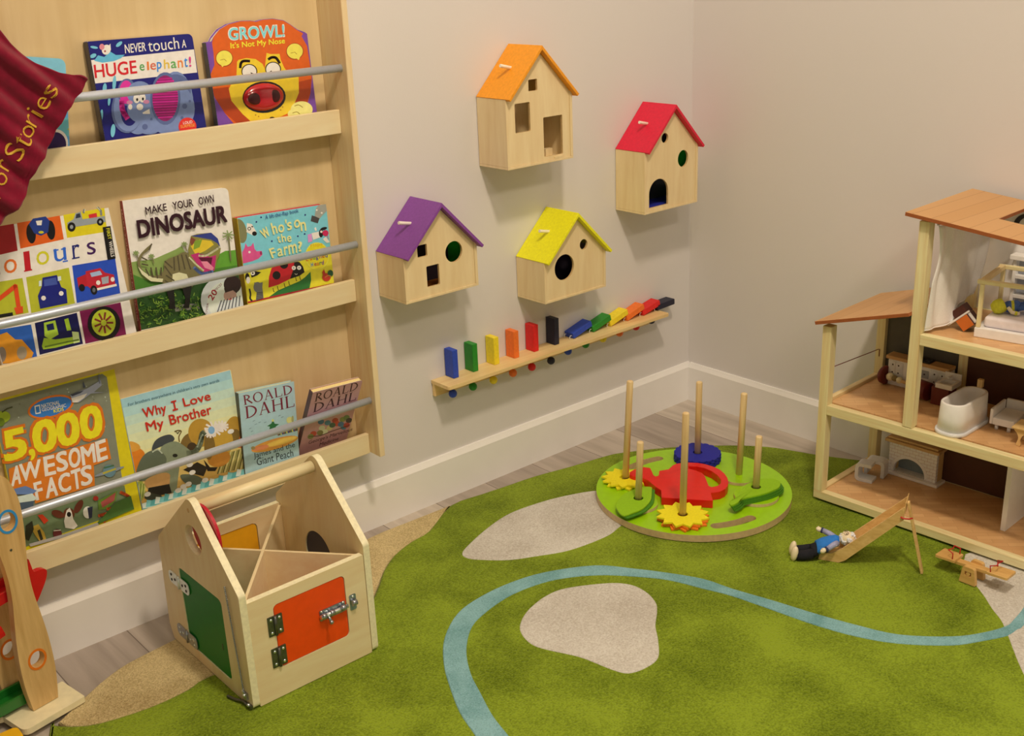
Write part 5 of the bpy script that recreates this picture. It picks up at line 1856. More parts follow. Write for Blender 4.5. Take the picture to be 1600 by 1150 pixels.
def parquet():
    m, nt, b = nt_new('parquet_print')
    tc = nt.nodes.new('ShaderNodeTexCoord')
    mp = nt.nodes.new('ShaderNodeMapping')
    mp.inputs['Rotation'].default_value = (0, 0, math.radians(45))
    nt.links.new(tc.outputs['Object'], mp.inputs['Vector'])
    br = nt.nodes.new('ShaderNodeTexBrick')
    br.inputs['Scale'].default_value = 1.0
    br.inputs['Brick Width'].default_value = 0.06
    br.inputs['Row Height'].default_value = 0.016
    br.inputs['Mortar Size'].default_value = 0.0004
    br.inputs['Color1'].default_value = c8(206, 152, 92) + (1,)
    br.inputs['Color2'].default_value = c8(192, 136, 80) + (1,)
    br.inputs['Mortar'].default_value = c8(176, 122, 70) + (1,)
    nt.links.new(mp.outputs['Vector'], br.inputs['Vector'])
    nt.links.new(br.outputs['Color'], b.inputs['Base Color'])
    b.inputs['Roughness'].default_value = 0.35
    return m


PARQ = parquet()


def roofmat():
    m, nt, b = nt_new('roof_planks')
    tc = nt.nodes.new('ShaderNodeTexCoord')
    br = nt.nodes.new('ShaderNodeTexBrick')
    br.inputs['Scale'].default_value = 1.0
    br.inputs['Brick Width'].default_value = 3.0
    br.inputs['Row Height'].default_value = 0.043
    br.inputs['Mortar Size'].default_value = 0.0007
    br.inputs['Color1'].default_value = c8(178, 122, 64) + (1,)
    br.inputs['Color2'].default_value = c8(182, 127, 70) + (1,)
    br.inputs['Mortar'].default_value = c8(146, 92, 44) + (1,)
    nt.links.new(tc.outputs['Object'], br.inputs['Vector'])
    nt.links.new(br.outputs['Color'], b.inputs['Base Color'])
    b.inputs['Roughness'].default_value = 0.4
    return m


ROOF = roofmat()
RED_EDGE = paint('roof_edge', (146, 74, 32), 0.45, 0.08, 60)
DO = Vector((-0.336, -0.707, 0.0135))
_y = math.radians(-87.5)
DU = Vector((math.cos(_y), math.sin(_y), 0))
DW = Vector((-math.sin(_y), math.cos(_y), 0))
MD = Matrix(((DU.x, DW.x, 0, DO.x), (DU.y, DW.y, 0, DO.y), (0, 0, 1, DO.z), (0, 0, 0, 1)))
UE, WE = 0.62, 0.288
Z1, Z2, Z3 = 0.0225, 0.2635, 0.4955
dh = thing('dolls_house', DO, "pine three storey doll's house with open front and sloping brown roofs", "doll's house")


def dbox(name, lo, hi, mat, parent=None, bevel=0.0012, label=None):
    return obj(name, MB().box(lo, hi, mat, MD), parent or dh, bevel=bevel, label=label)


e = 0.0003
dbox('base_rail', (0, 0, 0.0055), (UE, 0.02, 0.0265), PINEY)
dbox('base_rail', (0, 0.02 + e, 0.0055), (0.018, WE - 0.02 - e, 0.0265), PINEX)
dbox('base_rail', (0, WE - 0.02, 0.0055), (UE, WE, 0.0265), PINEY)
dbox('base_rail', (UE - 0.018, 0.02 + e, 0.0055), (UE, WE - 0.02 - e, 0.0265), PINEX)
for uu in (0.012, UE - 0.03):
    for ww in (0.008, WE - 0.026):
        dbox('foot', (uu, ww, 0.0003), (uu + 0.018, ww + 0.018, 0.0053), PINE)
dbox('floor_panel', (0.018 + e, 0.02 + e, 0.010), (UE - 0.018 - e, WE - 0.02 - e, Z1), PARQ, bevel=0)
for uu, z1 in ((0.0, 0.4655), (UE - 0.025, 0.700)):
    for wa, wb in ((0.0, 0.026), (WE - 0.026, WE)):
        dbox('post', (uu, wa, 0.0268), (uu + 0.0235, wb, z1), PINE)
dbox('floor_rail', (0.0238, 0, 0.2385), (UE - 0.0254, 0.02, 0.2634), PINEY)
dbox('floor_rail', (0.0238, WE - 0.02, 0.2385), (UE - 0.0254, WE, 0.2642), PINEY)
dbox('floor_rail', (0.002, 0.0265, 0.2385), (0.016, WE - 0.0265, 0.2715), PINEX)
dbox('floor_panel', (0.0165, 0.0265, 0.251), (UE - 0.026, WE - 0.0265, Z2), PARQ, bevel=0)
for wa, wb in ((0.0, 0.026), (WE - 0.026, WE)):
    dbox('tower_post', (0.2235, wa, 0.2646), (0.2475, wb, 0.7545), PINE)
dbox('floor_rail', (0.248, 0, 0.4705), (UE - 0.0254, 0.02, 0.4962), PINEY)
dbox('floor_rail', (0.248, WE - 0.02, 0.4705), (UE - 0.0254, WE, 0.4962), PINEY)
dbox('floor_rail', (0.226, 0.0265, 0.4705), (0.244, WE - 0.0265, 0.4962), PINEX)
dbox('floor_panel', (0.2445, 0.0205, 0.483), (UE - 0.026, WE - 0.0205, Z3), PARQ, bevel=0)
DBROWN = paint('back_board_brown', (70, 34, 18), 0.6, 0.1, 20)
DGREY = paint('back_board_grey', (78, 68, 54), 0.6, 0.12, 30)
WHITEP = paint('white_panel', (222, 208, 186), 0.5, 0.02, 40)
dbox('back_panel', (0.19, WE - 0.0265, 0.0268), (UE - 0.026, WE - 0.0225, 0.238), DBROWN, bevel=0, label='dark brown back panel')
dbox('back_panel', (0.0242, WE - 0.014, 0.2646), (0.223, WE - 0.010, 0.462), DGREY, bevel=0, label='dark grey back panel')
dbox('back_panel', (0.248, WE - 0.0265, 0.2646), (UE - 0.026, WE - 0.0225, 0.42), DBROWN, bevel=0, label='dark brown back panel')
obj('back_panel', MB().plate([[(0.248, 0.4966), (UE - 0.026, 0.4966), (UE - 0.026, 0.716), (0.248, 0.752)]], 0.004, MD @ frame((0, WE - 0.010, 0), (1, 0, 0), (0, 0, 1)), WHITEP), dh, label='white back panel')
obj('wall_ring', MB().plate([circle(0.345, 0.706, 0.0305, 40), circle(0.349, 0.707, 0.0225, 40)], 0.0012, MD @ frame((0, WE - 0.0142, 0), (1, 0, 0), (0, 0, 1)), ink(40, 30, 26)), dh, label='dark ring printed on the white back panel')
dbox('partition', (0.4335, 0.11, 0.0228), (0.4455, 0.258, 0.236), WHITEP, bevel=0.0008, label='white partition wall on the ground floor')
wire = [(0.012, 0.0262, 0.352), (0.012, WE - 0.034, 0.339), (0.012, WE - 0.027, 0.337), (0.012, WE - 0.027, 0.318)]
obj('wire_rail', MB().tube([MD @ Vector(q) for q in wire], 0.0011, paint('wire_red_brown', (110, 40, 30), 0.5, 0.05), 8), dh, label='thin wire rail across the open left side')


def slab(name, prof, w0, w1, hole=None):
    """sloping roof board given by two points (u, z) of its top edge line"""
    (ua, za), (ub, zb) = prof
    L = math.hypot(ub - ua, zb - za)
    d = Vector(((ub - ua) / L, 0, (zb - za) / L))
    n = Vector((-d.z, 0, d.x))
    Mr = MD @ frame((ua, w0, za), d, z=n)
    Wd = w1 - w0
    loops = [[(0, 0), (L, 0), (L, Wd), (0, Wd)]]
    if hole:
        u0, u1, h0, h1 = hole
        k = L / (ub - ua)
        loops.append([((u0 - ua) * k, h0 - w0), ((u1 - ua) * k, h0 - w0), ((u1 - ua) * k, h1 - w0), ((u0 - ua) * k, h1 - w0)])
    mb = MB()
    mb.plate(loops, -0.0085, Mr, ROOF, RED_EDGE)
    return obj(name, mb, dh, bevel=0.0006)


slab('lower_roof', ((-0.015, 0.4765), (0.2228, 0.5455)), -0.014, WE + 0.008)
slab('upper_roof', ((0.197, 0.7735), (0.63, 0.7285)), -0.016, WE + 0.012, (0.352, 0.52, 0.105, 0.235))

# curtain on the tower's left opening
CURT = paint('curtain_cotton', (232, 222, 204), 0.85, 0.03, 300, bump=0.15, sheen=0.2)
rows = []
NJ, NI = 26, 60
BOT = [(0, 0.254, 0.009, 0.503), (0.22, 0.264, 0.042, 0.5045), (0.46, 0.283, 0.088, 0.509), (0.52, 0.266, 0.112, 0.530), (0.76, 0.264, 0.16, 0.540), (1.0, 0.269, 0.20, 0.550)]


def along(tab, s):
    for a_, b_ in zip(tab, tab[1:]):
        if s <= b_[0]:
            k_ = (s - a_[0]) / (b_[0] - a_[0])
            return [a_[i] + (b_[i] - a_[i]) * k_ for i in (1, 2, 3)]
    return list(tab[-1][1:])


for j in range(NJ + 1):
    t = j / NJ
    row = []
    for i in range(NI + 1):
        s = i / NI
        ub, wb, zb = along(BOT, s)
        ut, wt_, zt_ = 0.2655 + 0.0035 * math.sin(s * 34), 0.006 + 0.262 * s, 0.7485 - 0.0015 * abs(math.sin(s * 17))
        k1 = t ** (1.0 + 1.6 * s)
        u_ = ut + (ub - ut) * t + 0.0022 * math.sin(s * 27 + 0.9 * math.sin(t * 4)) + 0.0012 * math.sin(s * 61 + t * 4) * (1 - t)
        w_ = wt_ + (wb - wt_) * k1 + 0.016 * math.sin(math.pi * min(1, t * 1.9)) * (1 - s) ** 2 * (1 if t < 0.53 else 0)
        z_ = zt_ + (zb - zt_) * t
        row.append(MD @ Vector((u_, w_, z_)))
    rows.append(row)
cur = MB().surf(rows, CURT)
co = obj('curtain', cur, None, MD @ Vector((0.26, 0.02, 0.50)), solid=0.0014)
tag(co, "white cotton curtain hanging in the doll's house tower under the upper roof", 'curtain')
hem = MB()
hem.tube([MD.inverted() @ Vector((0, 0, 0)) if False else (r + Vector((0, 0, 0.002))) for r in rows[-1]], 0.0016, CURT, 8)
obj('hem', hem, co)
rod = MB().tube([MD @ Vector((0.264, 0.004, 0.7505)), MD @ Vector((0.264, WE - 0.028, 0.7505))], 0.002, paint('curtain_wire', (150, 140, 120), 0.4, 0.05), 10)
obj('curtain_wire', rod, dh)


def dthing(name, u, w, z, label, cat, group=None):
    return thing(name, MD @ Vector((u, w, z)), label, cat, group)


def dobj(name, lo, hi, mat, parent, M=MD, bevel=0.0015, label=None, seg=2):
    return obj(name, MB().box(lo, hi, mat, M), parent, bevel=bevel, label=label, seg=seg)


WT = paint('toy_white', (224, 208, 188), 0.45, 0.03, 60)
WTD = paint('toy_offwhite', (206, 190, 168), 0.5, 0.05, 60)
TAN_ = wood('toy_beech', (214, 168, 100), (190, 142, 78), 'Z', 40, 16, 0.45)
# bath tub
tub = dthing('toy_bathtub', 0.325, 0.08, Z2 + 0.0005, "white toy bathtub with a square wooden tap on the doll's house middle floor", 'toy bathtub')
bu = Vector((0.018, 1.0, 0)).normalized()
MT = MD @ frame((0.3245, 0.0915, Z2 + 0.0004), bu, z=(0, 0, 1))       # local x = along the tub to the back


def tub_loop(hl, hw, r, n=9):
    out = []
    for cx, cy, a in ((hl - r, -hw + r, -math.pi / 2), (hl - r, hw - r, 0), (-hl + r, hw - r, math.pi / 2), (-hl + r, -hw + r, math.pi)):
        for i in range(n + 1):
            t = a + math.pi / 2 * i / n
            out.append((cx + r * math.cos(t), cy + r * math.sin(t)))
    return out


def loft(mb, rings, M, mat, cap0=True, cap1=True):
    n = len(rings[0][0])
    vs = [M @ Vector((p[0], p[1], z)) for lp, z in rings for p in lp]
    fs = [(i * n + j, i * n + (j + 1) % n, (i + 1) * n + (j + 1) % n, (i + 1) * n + j) for i in range(len(rings) - 1) for j in range(n)]
    mb.add(vs, fs, mat, True)
    if cap0:
        mb.add(vs[:n], [tuple(range(n))[::-1]], mat)
    if cap1:
        mb.add(vs[-n:], [tuple(range(n))], mat)
    return mb


bt_ = MB()
loft(bt_, [(tub_loop(0.077, 0.0335, 0.030), 0.0092), (tub_loop(0.0755, 0.0325, 0.030), 0.04), (tub_loop(0.074, 0.031, 0.029), 0.073), (tub_loop(0.0725, 0.0298, 0.028), 0.0755), (tub_loop(0.0685, 0.0258, 0.0245), 0.0755), (tub_loop(0.067, 0.0245, 0.0235), 0.073), (tub_loop(0.063, 0.0215, 0.020), 0.03), (tub_loop(0.055, 0.016, 0.015), 0.021)], MT, WT)
obj('basin', bt_, tub)
pl_ = MB()
loft(pl_, [(tub_loop(0.080, 0.0368, 0.032), 0), (tub_loop(0.0808, 0.0375, 0.0325), 0.004), (tub_loop(0.080, 0.0368, 0.032), 0.009)], MT, WTD)
obj('plinth', pl_, tub)
obj('tap', MB().box((0.0685, -0.006, 0.0758), (0.0795, 0.006, 0.096), TAN_, MT), tub, bevel=0.001, label='wooden tap block')
# small white settee
so = dthing('toy_settee', 0.405, 0.16, Z2, "low white toy settee on two stubby feet beside the toy bathtub", 'toy settee')
MS = MD @ frame((0.383, 0.118, Z2), Vector((1, 0.06, 0)), z=(0, 0, 1))
dobj('seat', (0, 0, 0.013), (0.048, 0.078, 0.030), WT, so, MS)
dobj('arm', (-0.007, 0.0, 0.013), (-0.0003, 0.078, 0.050), WT, so, MS)
dobj('backrest', (0.0, 0.0783, 0.013), (0.058, 0.086, 0.052), WT, so, MS)
for x, y in ((0.008, 0.008), (0.036, 0.008), (0.008, 0.07), (0.036, 0.07)):
    obj('foot', MB().tube([MS @ Vector((x, y, 0.0004)), MS @ Vector((x, y, 0.0128))], 0.0042, WTD, 12), so)
bx_ = dthing('toy_cupboard', 0.47, 0.175, Z2, 'upright white toy cupboard at the right edge behind the white settee', 'toy cupboard')
MX_ = MD @ frame((0.447, 0.15, Z2), Vector((1, 0.06, 0)), z=(0, 0, 1))
dobj('body', (0, 0, 0.0005), (0.05, 0.05, 0.074), WT, bx_, MX_, bevel=0.004)
dobj('lid', (-0.001, -0.002, 0.0745), (0.051, 0.051, 0.08), WT, bx_, MX_, bevel=0.002)
# little wooden table at the right edge
tb = dthing('toy_table', 0.50, 0.085, Z2, "curvy legged wooden toy table at the right edge of the doll's house middle floor", 'toy table')
MTb = MD @ frame((0.463, 0.066, Z2), Vector((1, 0.05, 0)), z=(0, 0, 1))
dobj('table_top', (-0.012, -0.006, 0.041), (0.07, 0.05, 0.046), TAN_, tb, MTb)
for yy in (0.0, 0.038):
    prof_ = [(0.0, 0.0018), (0.009, 0.0018), (0.007, 0.012), (0.010, 0.024), (0.020, 0.0405), (-0.008, 0.0405), (-0.001, 0.03), (0.003, 0.02), (0.001, 0.01)]
    obj('leg', MB().plate([crv(prof_, k=3)], 0.006, MTb @ frame((0, yy + 0.006, 0), (1, 0, 0), (0, 0, 1)), TAN_), tb)
    obj('leg', MB().plate([crv([(0.058 - p[0], p[1]) for p in prof_][::-1], k=3)], 0.006, MTb @ frame((0, yy + 0.006, 0), (1, 0, 0), (0, 0, 1)), TAN_), tb)
# kitchen counter
kc = dthing('toy_kitchen_counter', 0.14, 0.25, Z2, "white toy kitchen counter with wooden worktop and black hob in the doll's house", 'toy kitchen')
MK = MD @ Matrix.Translation((0, 0, Z2))
dobj('cabinet', (0.058, 0.226, 0.0005), (0.2195, 0.258, 0.069), WT, kc, MK)
dobj('worktop', (0.052, 0.2225, 0.0695), (0.2205, 0.259, 0.0785), wood('worktop_beech', (196, 144, 84), (174, 122, 66), 'Y', 30, 10), kc, MK)
dobj('hob', (0.118, 0.2265, 0.0788), (0.168, 0.2575, 0.0802), ink(18, 14, 14), kc, MK, bevel=0)
for u_, w_ in ((0.130, 0.235), (0.155, 0.235), (0.130, 0.25), (0.155, 0.25)):
    obj('hob_ring', MB().plate([circle(u_, w_, 0.007, 20), circle(u_, w_, 0.0055, 20)], 0.0004, MK @ Matrix.Translation((0, 0, 0.0803)), ink(90, 84, 80)), kc)
pan = dobj('oven_panel', (0.114, 0.2247, 0.040), (0.168, 0.2257, 0.060), paint('oven_grey', (150, 140, 126), 0.4, 0.05), kc, MK, bevel=0)
for u_ in (0.122, 0.133, 0.144, 0.157):
    obj('knob', MB().ball(MK @ Vector((u_, 0.2245, 0.05)), 0.0023, ink(50, 40, 34), None, 10, 6), pan)
dobj('oven_handle', (0.112, 0.2235, 0.032), (0.152, 0.2257, 0.0345), ink(70, 40, 34), kc, MK, bevel=0)
for u_ in (0.071, 0.087, 0.183, 0.203):
    for z_ in (0.056, 0.036):
        obj('door_knob', MB().ball(MK @ Vector((u_, 0.2255, z_)), 0.0023, ink(60, 44, 40), None, 10, 6), kc)
for ua, ub in ((0.060, 0.0785), (0.0805, 0.099), (0.172, 0.192), (0.194, 0.216)):
    dobj('drawer_front', (ua, 0.2249, 0.027), (ub, 0.2258, 0.065), WTD, kc, MK, bevel=0.0004)
# washbasin cabinet
DRED = paint('toy_dark_red', (96, 30, 20), 0.45, 0.08, 40)
wbn = dthing('toy_washstand', 0.212, 0.20, Z2, "dark red toy washstand with a white basin behind the toy bathtub", 'toy washstand')
MW = MD @ frame((0.204, 0.172, Z2), Vector((1, 0.02, 0)), z=(0, 0, 1))
dobj('cabinet', (0, 0, 0.0005), (0.044, 0.044, 0.046), DRED, wbn, MW)
bs = MB()
bs.plate([[(0.01, -0.003), (0.052, -0.003), (0.052, 0.045), (0.01, 0.045)], rrect(0.016, 0.004, 0.046, 0.034, 0.006)], 0.012, MW @ Matrix.Translation((0, 0, 0.0465)), WT)
bs.box((0.0145, 0.0025, 0.0463), (0.0475, 0.0355, 0.0490), WTD, MW)
obj('basin', bs, wbn, bevel=0.0008)
obj('tap', MB().box((0.026, 0.036, 0.0588), (0.034, 0.043, 0.066), WT, MW).box((0.0275, 0.022, 0.0655), (0.0325, 0.0425, 0.0695), WT, MW), wbn, bevel=0.0008)
dobj('splash_back', (0.010, 0.0455, 0.0468), (0.052, 0.0495, 0.074), WT, wbn, MW)
# toppled floor lamp
lp = dthing('toy_floor_lamp', 0.11, 0.21, Z2, "toy floor lamp lying on its side with brown disc base and brown shade", 'toy lamp')
la, lb = Vector((0.0545, 0.222, Z2 + 0.0248)), Vector((0.196, 0.186, Z2 + 0.0232))
dl = (lb - la).normalized()
ML = MD @ frame(la, Vector((0, 0, 1)), z=dl)
obj('base_disc', MB().lathe([(0.0225, -0.006), (0.024, -0.004), (0.024, 0.003), (0.0225, 0.005)], ML, DRED, 28), lp, label='brown disc base')
bd = MB()
for zz, r_ in ((0.016, 0.0105), (0.047, 0.0085)):
    bd.ball(ML @ Vector((0, 0, zz)), r_, paint('bead_pale', (226, 196, 140), 0.4, 0.04), None, 16, 10)
obj('beads', bd, lp, label='pale wooden beads')
gb = MB().ball(ML @ Vector((0, 0, 0.032)), (0.0075, 0.0075, 0.009), paint('bead_olive', (130, 104, 50), 0.4, 0.06), ML.to_3x3(), 16, 10)
obj('bead', gb, lp, label='olive bead')
obj('stem', MB().tube([ML @ Vector((0, 0, 0.004)), ML @ Vector((0, 0, 0.098))], 0.0042, TAN_, 12), lp)
obj('lamp_shade', MB().lathe([(0.0155, 0.0985), (0.0222, 0.100), (0.0230, 0.140), (0.0220, 0.1415)], ML, DRED, 28), lp, label='brown drum shade')
# fireplace
fp = dthing('toy_fireplace', 0.14, 0.245, Z1, "white brick toy fireplace with arched opening on the doll's house ground floor", 'toy fireplace')
BRK, nt, b = nt_new('toy_brick_print')
tc = nt.nodes.new('ShaderNodeTexCoord')
mp = nt.nodes.new('ShaderNodeMapping')
mp.inputs['Rotation'].default_value = (math.radians(90), 0, math.radians(90))
nt.links.new(tc.outputs['Object'], mp.inputs['Vector'])
sx = nt.nodes.new('ShaderNodeSeparateXYZ')
cx_ = nt.nodes.new('ShaderNodeCombineXYZ')
nt.links.new(tc.outputs['Object'], sx.inputs[0])
nt.links.new(sx.outputs['Y'], cx_.inputs['X'])
nt.links.new(sx.outputs['Z'], cx_.inputs['Y'])
br = nt.nodes.new('ShaderNodeTexBrick')
br.inputs['Scale'].default_value = 1.0
br.inputs['Brick Width'].default_value = 0.0165
br.inputs['Row Height'].default_value = 0.0088
br.inputs['Mortar Size'].default_value = 0.0004
br.inputs['Mortar Smooth'].default_value = 0.2
br.inputs['Color1'].default_value = c8(222, 204, 182) + (1,)
br.inputs['Color2'].default_value = c8(216, 198, 176) + (1,)
br.inputs['Mortar'].default_value = c8(176, 142, 118) + (1,)
nt.links.new(cx_.outputs[0], br.inputs['Vector'])
nt.links.new(br.outputs['Color'], b.inputs['Base Color'])
b.inputs['Roughness'].default_value = 0.5
fw0, fw1 = 0.222, 0.258
fu0, fu1 = 0.083, 0.213
acx = 0.141
arch = [(acx - 0.043, 0.0095), (acx + 0.043, 0.0095)] + circle(acx, 0.0135, 0.043, 22, ry=0.040, a0=0, a1=math.pi)
front = [(fu0, 0.0085), (fu1, 0.0085), (fu1, 0.090), (fu0, 0.090)]
MFp = MD @ Matrix.Translation((0, 0, Z1)) @ frame((0, fw0 + 0.010, 0), (1, 0, 0), (0, 0, 1))
obj('brick_front', MB().plate([front, arch], 0.010, MFp, BRK), fp, label='printed white brick front')
ring_o = circle(acx, 0.0135, 0.051, 26, ry=0.048, a0=0, a1=math.pi)
ring_i = circle(acx, 0.0135, 0.0432, 26, ry=0.0402, a0=0, a1=math.pi)
obj('arch_trim', MB().plate([ring_o + ring_i[::-1]], 0.0014, MD @ Matrix.Translation((0, 0, Z1)) @ frame((0, fw0 - 0.0001, 0), (1, 0, 0), (0, 0, 1)), WT), fp)
MF2 = MD @ Matrix.Translation((0, 0, Z1))
obj('firebox', MB().box((fu0, fw0 + 0.0103, 0.0085), (acx - 0.045, fw1, 0.090), TAN_, MF2).box((acx + 0.045, fw0 + 0.0103, 0.0085), (fu1, fw1, 0.090), TAN_, MF2).box((acx - 0.045, fw1 - 0.006, 0.0085), (acx + 0.045, fw1, 0.090), paint('firebox_grey', (120, 120, 108), 0.6, 0.06), MF2).box((acx - 0.045, fw0 + 0.0103, 0.06), (acx + 0.045, fw1 - 0.006, 0.090), TAN_, MF2), fp)
dobj('hearth', (fu0 - 0.012, fw0 - 0.010, 0.0004), (fu1 + 0.010, fw1 + 0.001, 0.0083), WT, fp, MF2)
dobj('mantel', (fu0 - 0.010, fw0 - 0.010, 0.0903), (fu1 + 0.008, fw1 + 0.001, 0.0985), wood('mantel_wood', (196, 150, 92), (172, 126, 72), 'Y', 40, 12), fp, MF2)
dobj('mantel_step', (fu0 - 0.004, fw0 - 0.005, 0.0988), (fu1 + 0.003, fw1, 0.105), MATS['mantel_wood'], fp, MF2)


# bent white chairs
def c_prof(t=0.0085, L=0.046, Hc=0.050, r=0.012):
    o = rounded([(0, 0), (L, 0), (L, t), (t, t), (t, Hc - t), (L * 0.9, Hc - t), (L * 0.9, Hc), (0, Hc)], [r, 0.001, 0.001, r * 0.5, r * 0.5, 0.001, 0.001, r], 4)
    return o


ch1 = MB().plate([c_prof()], 0.034, MD @ Matrix.Translation((0.038, 0.1215 + 0.034, Z1 + 0.0004)) @ frame((0, 0, 0), (1, 0.18, 0), (0, 0, 1)), WTD)
tag(obj('toy_side_table', ch1, None, MD @ Vector((0.04, 0.13, Z1)), bevel=0.0012), "white bent C shaped toy table nearest the left post on the ground floor", 'toy table', 'bent white toy furniture on the ground floor')
up_ = [(-p[1], p[0]) for p in c_prof(0.0085, 0.046, 0.052)]
ch2 = MB().plate([up_[::-1] if False else [(p[0] + 0.052, 0.0465 - p[1]) for p in up_]], 0.034, MD @ Matrix.Translation((0.040, 0.1625 + 0.036, Z1 + 0.0004)) @ frame((0, 0, 0), (1, 0.18, 0), (0, 0, 1)), WTD)
tag(obj('toy_side_table', ch2, None, MD @ Vector((0.05, 0.17, Z1)), bevel=0.0012), "white bent toy table standing on two legs just in front of the toy fireplace", 'toy table', 'bent white toy furniture on the ground floor')
# bed
bed = dthing('toy_four_poster_bed', 0.43, 0.14, Z3, "toy four poster bed with pale mattress on the doll's house top floor", 'toy bed')
MBd = MD @ frame((0.3425, 0.062, Z3 + 0.0004), Vector((1, 0.13, 0)), z=(0, 0, 1))
BLn, BDp = 0.21, 0.155
dobj('bed_base', (0, 0, 0), (BLn, BDp, 0.022), WT, bed, MBd)
dobj('mattress', (0.015, 0.010, 0.0223), (BLn - 0.012, BDp - 0.008, 0.047), paint('mattress_pink', (220, 194, 176), 0.85, 0.04, 80, bump=0.2), bed, MBd, bevel=0.008, seg=4)
for x, y in ((0.0, 0.0), (BLn - 0.011, 0.0), (0.0, BDp - 0.011), (BLn - 0.011, BDp - 0.011)):
    dobj('bed_post', (x + 0.002, y + 0.0015, 0.0223), (x + 0.011, y + 0.0105, 0.122), PINE, bed, MBd)
dobj('canopy_rail', (-0.004, 0.000, 0.1223), (BLn + 0.004, 0.010, 0.132), PINEY, bed, MBd)
dobj('canopy_rail', (-0.004, BDp - 0.010, 0.1223), (BLn + 0.004, BDp, 0.132), PINEY, bed, MBd)
dobj('canopy_rail', (0.001, 0.0103, 0.1223), (0.012, BDp - 0.0103, 0.134), PINEX, bed, MBd)
dobj('canopy_rail', (BLn - 0.012, 0.0103, 0.1223), (BLn - 0.001, BDp - 0.0103, 0.132), PINEX, bed, MBd)
# doll on the bed
BLUE_ = paint('doll_blue', (62, 86, 130), 0.7, 0.1, 120)
LEM = paint('doll_yellow', (196, 180, 40), 0.7, 0.1, 200)
SKIN = paint('doll_wood_skin', (226, 190, 142), 0.45, 0.04, 60)
bd_ = dthing('toy_doll', 0.40, 0.10, Z3 + 0.047, "small wooden doll with yellow hat and blue striped top lying on the toy bed", 'doll')
MDl = MBd @ Matrix.Translation((0.030, 0.050, 0.0472)) @ Matrix.Rotation(math.radians(24), 4, 'Z')
obj('head', MB().ball(MDl @ Vector((0.002, -0.006, 0.0162)), (0.0145, 0.0148, 0.0152), SKIN, None, 20, 12), bd_)
obj('hat', MB().lathe([(0.0155, -0.012), (0.0165, -0.004), (0.0158, 0.004), (0.011, 0.012), (0.001, 0.0150)], MDl @ Matrix.Translation((0.0005, -0.006, 0.0162)) @ Matrix.Rotation(math.radians(-112), 4, 'Y') @ Matrix.Rotation(math.radians(15), 4, 'X'), LEM, 24), bd_, label='yellow hat')
body_ = MB()
body_.lathe([(0.009, 0.0), (0.0125, 0.006), (0.0135, 0.014)], MDl @ Matrix.Translation((0.014, 0.0, 0.0145)) @ Matrix.Rotation(math.radians(84), 4, 'Y'), BLUE_, 24)
body_.lathe([(0.0135, 0.014), (0.0137, 0.020)], MDl @ Matrix.Translation((0.014, 0.0, 0.0145)) @ Matrix.Rotation(math.radians(84), 4, 'Y'), LEM, 24)
body_.lathe([(0.0137, 0.020), (0.0135, 0.028), (0.010, 0.033)], MDl @ Matrix.Translation((0.014, 0.0, 0.0145)) @ Matrix.Rotation(math.radians(84), 4, 'Y'), BLUE_, 24)
obj('striped_top', body_, bd_, label='blue top with a yellow stripe')
for sgn in (-1, 1):
    obj('trouser_leg', MB().tube([MDl @ Vector((0.040, 0.007 * sgn, 0.014)), MDl @ Vector((0.056, 0.0085 * sgn, 0.019)), MDl @ Vector((0.068, 0.009 * sgn, 0.0115))], [0.0065, 0.0078, 0.007], BLUE_, 14), bd_)
    obj('shoe', MB().ball(MDl @ Vector((0.075, 0.009 * sgn, 0.0108)), (0.007, 0.006, 0.0085), SKIN), bd_)
    ar_ = obj('arm', MB().tube([MDl @ Vector((0.020, 0.0145 * sgn, 0.018)), MDl @ Vector((0.028, 0.021 * sgn, 0.009)), MDl @ Vector((0.044, 0.022 * sgn, 0.006))], 0.0042, SKIN, 12), bd_)
    obj('cuff', MB().tube([MDl @ Vector((0.034, 0.0216 * sgn, 0.0076)), MDl @ Vector((0.039, 0.0219 * sgn, 0.0068))], 0.0048, LEM, 12), ar_)
# white dresser behind the bed
dr = dthing('toy_dresser', 0.42, 0.25, Z3, "white toy dresser with open grey shelves behind the four poster bed", 'toy dresser')
MDr = MD @ Matrix.Translation((0.335, 0.247, Z3 + 0.0004))
DWd = 0.16
GRY = paint('dresser_inner_grey', (160, 152, 144), 0.5, 0.04)
dobj('side_board', (0, 0, 0), (0.008, 0.020, 0.138), WT, dr, MDr)
dobj('side_board', (DWd - 0.008, 0, 0), (DWd, 0.020, 0.138), WT, dr, MDr)
dobj('back_board', (0.0083, 0.0165, 0), (DWd - 0.0083, 0.020, 0.138), GRY, dr, MDr, bevel=0)
for z_ in (0.0, 0.048, 0.094):
    dobj('shelf_board', (0.0083, 0, z_), (DWd - 0.0083, 0.0162, z_ + 0.008), WT, dr, MDr, bevel=0.0006)
dobj('top_board', (-0.006, -0.008, 0.1383), (DWd + 0.006, 0.021, 0.150), WT, dr, MDr)
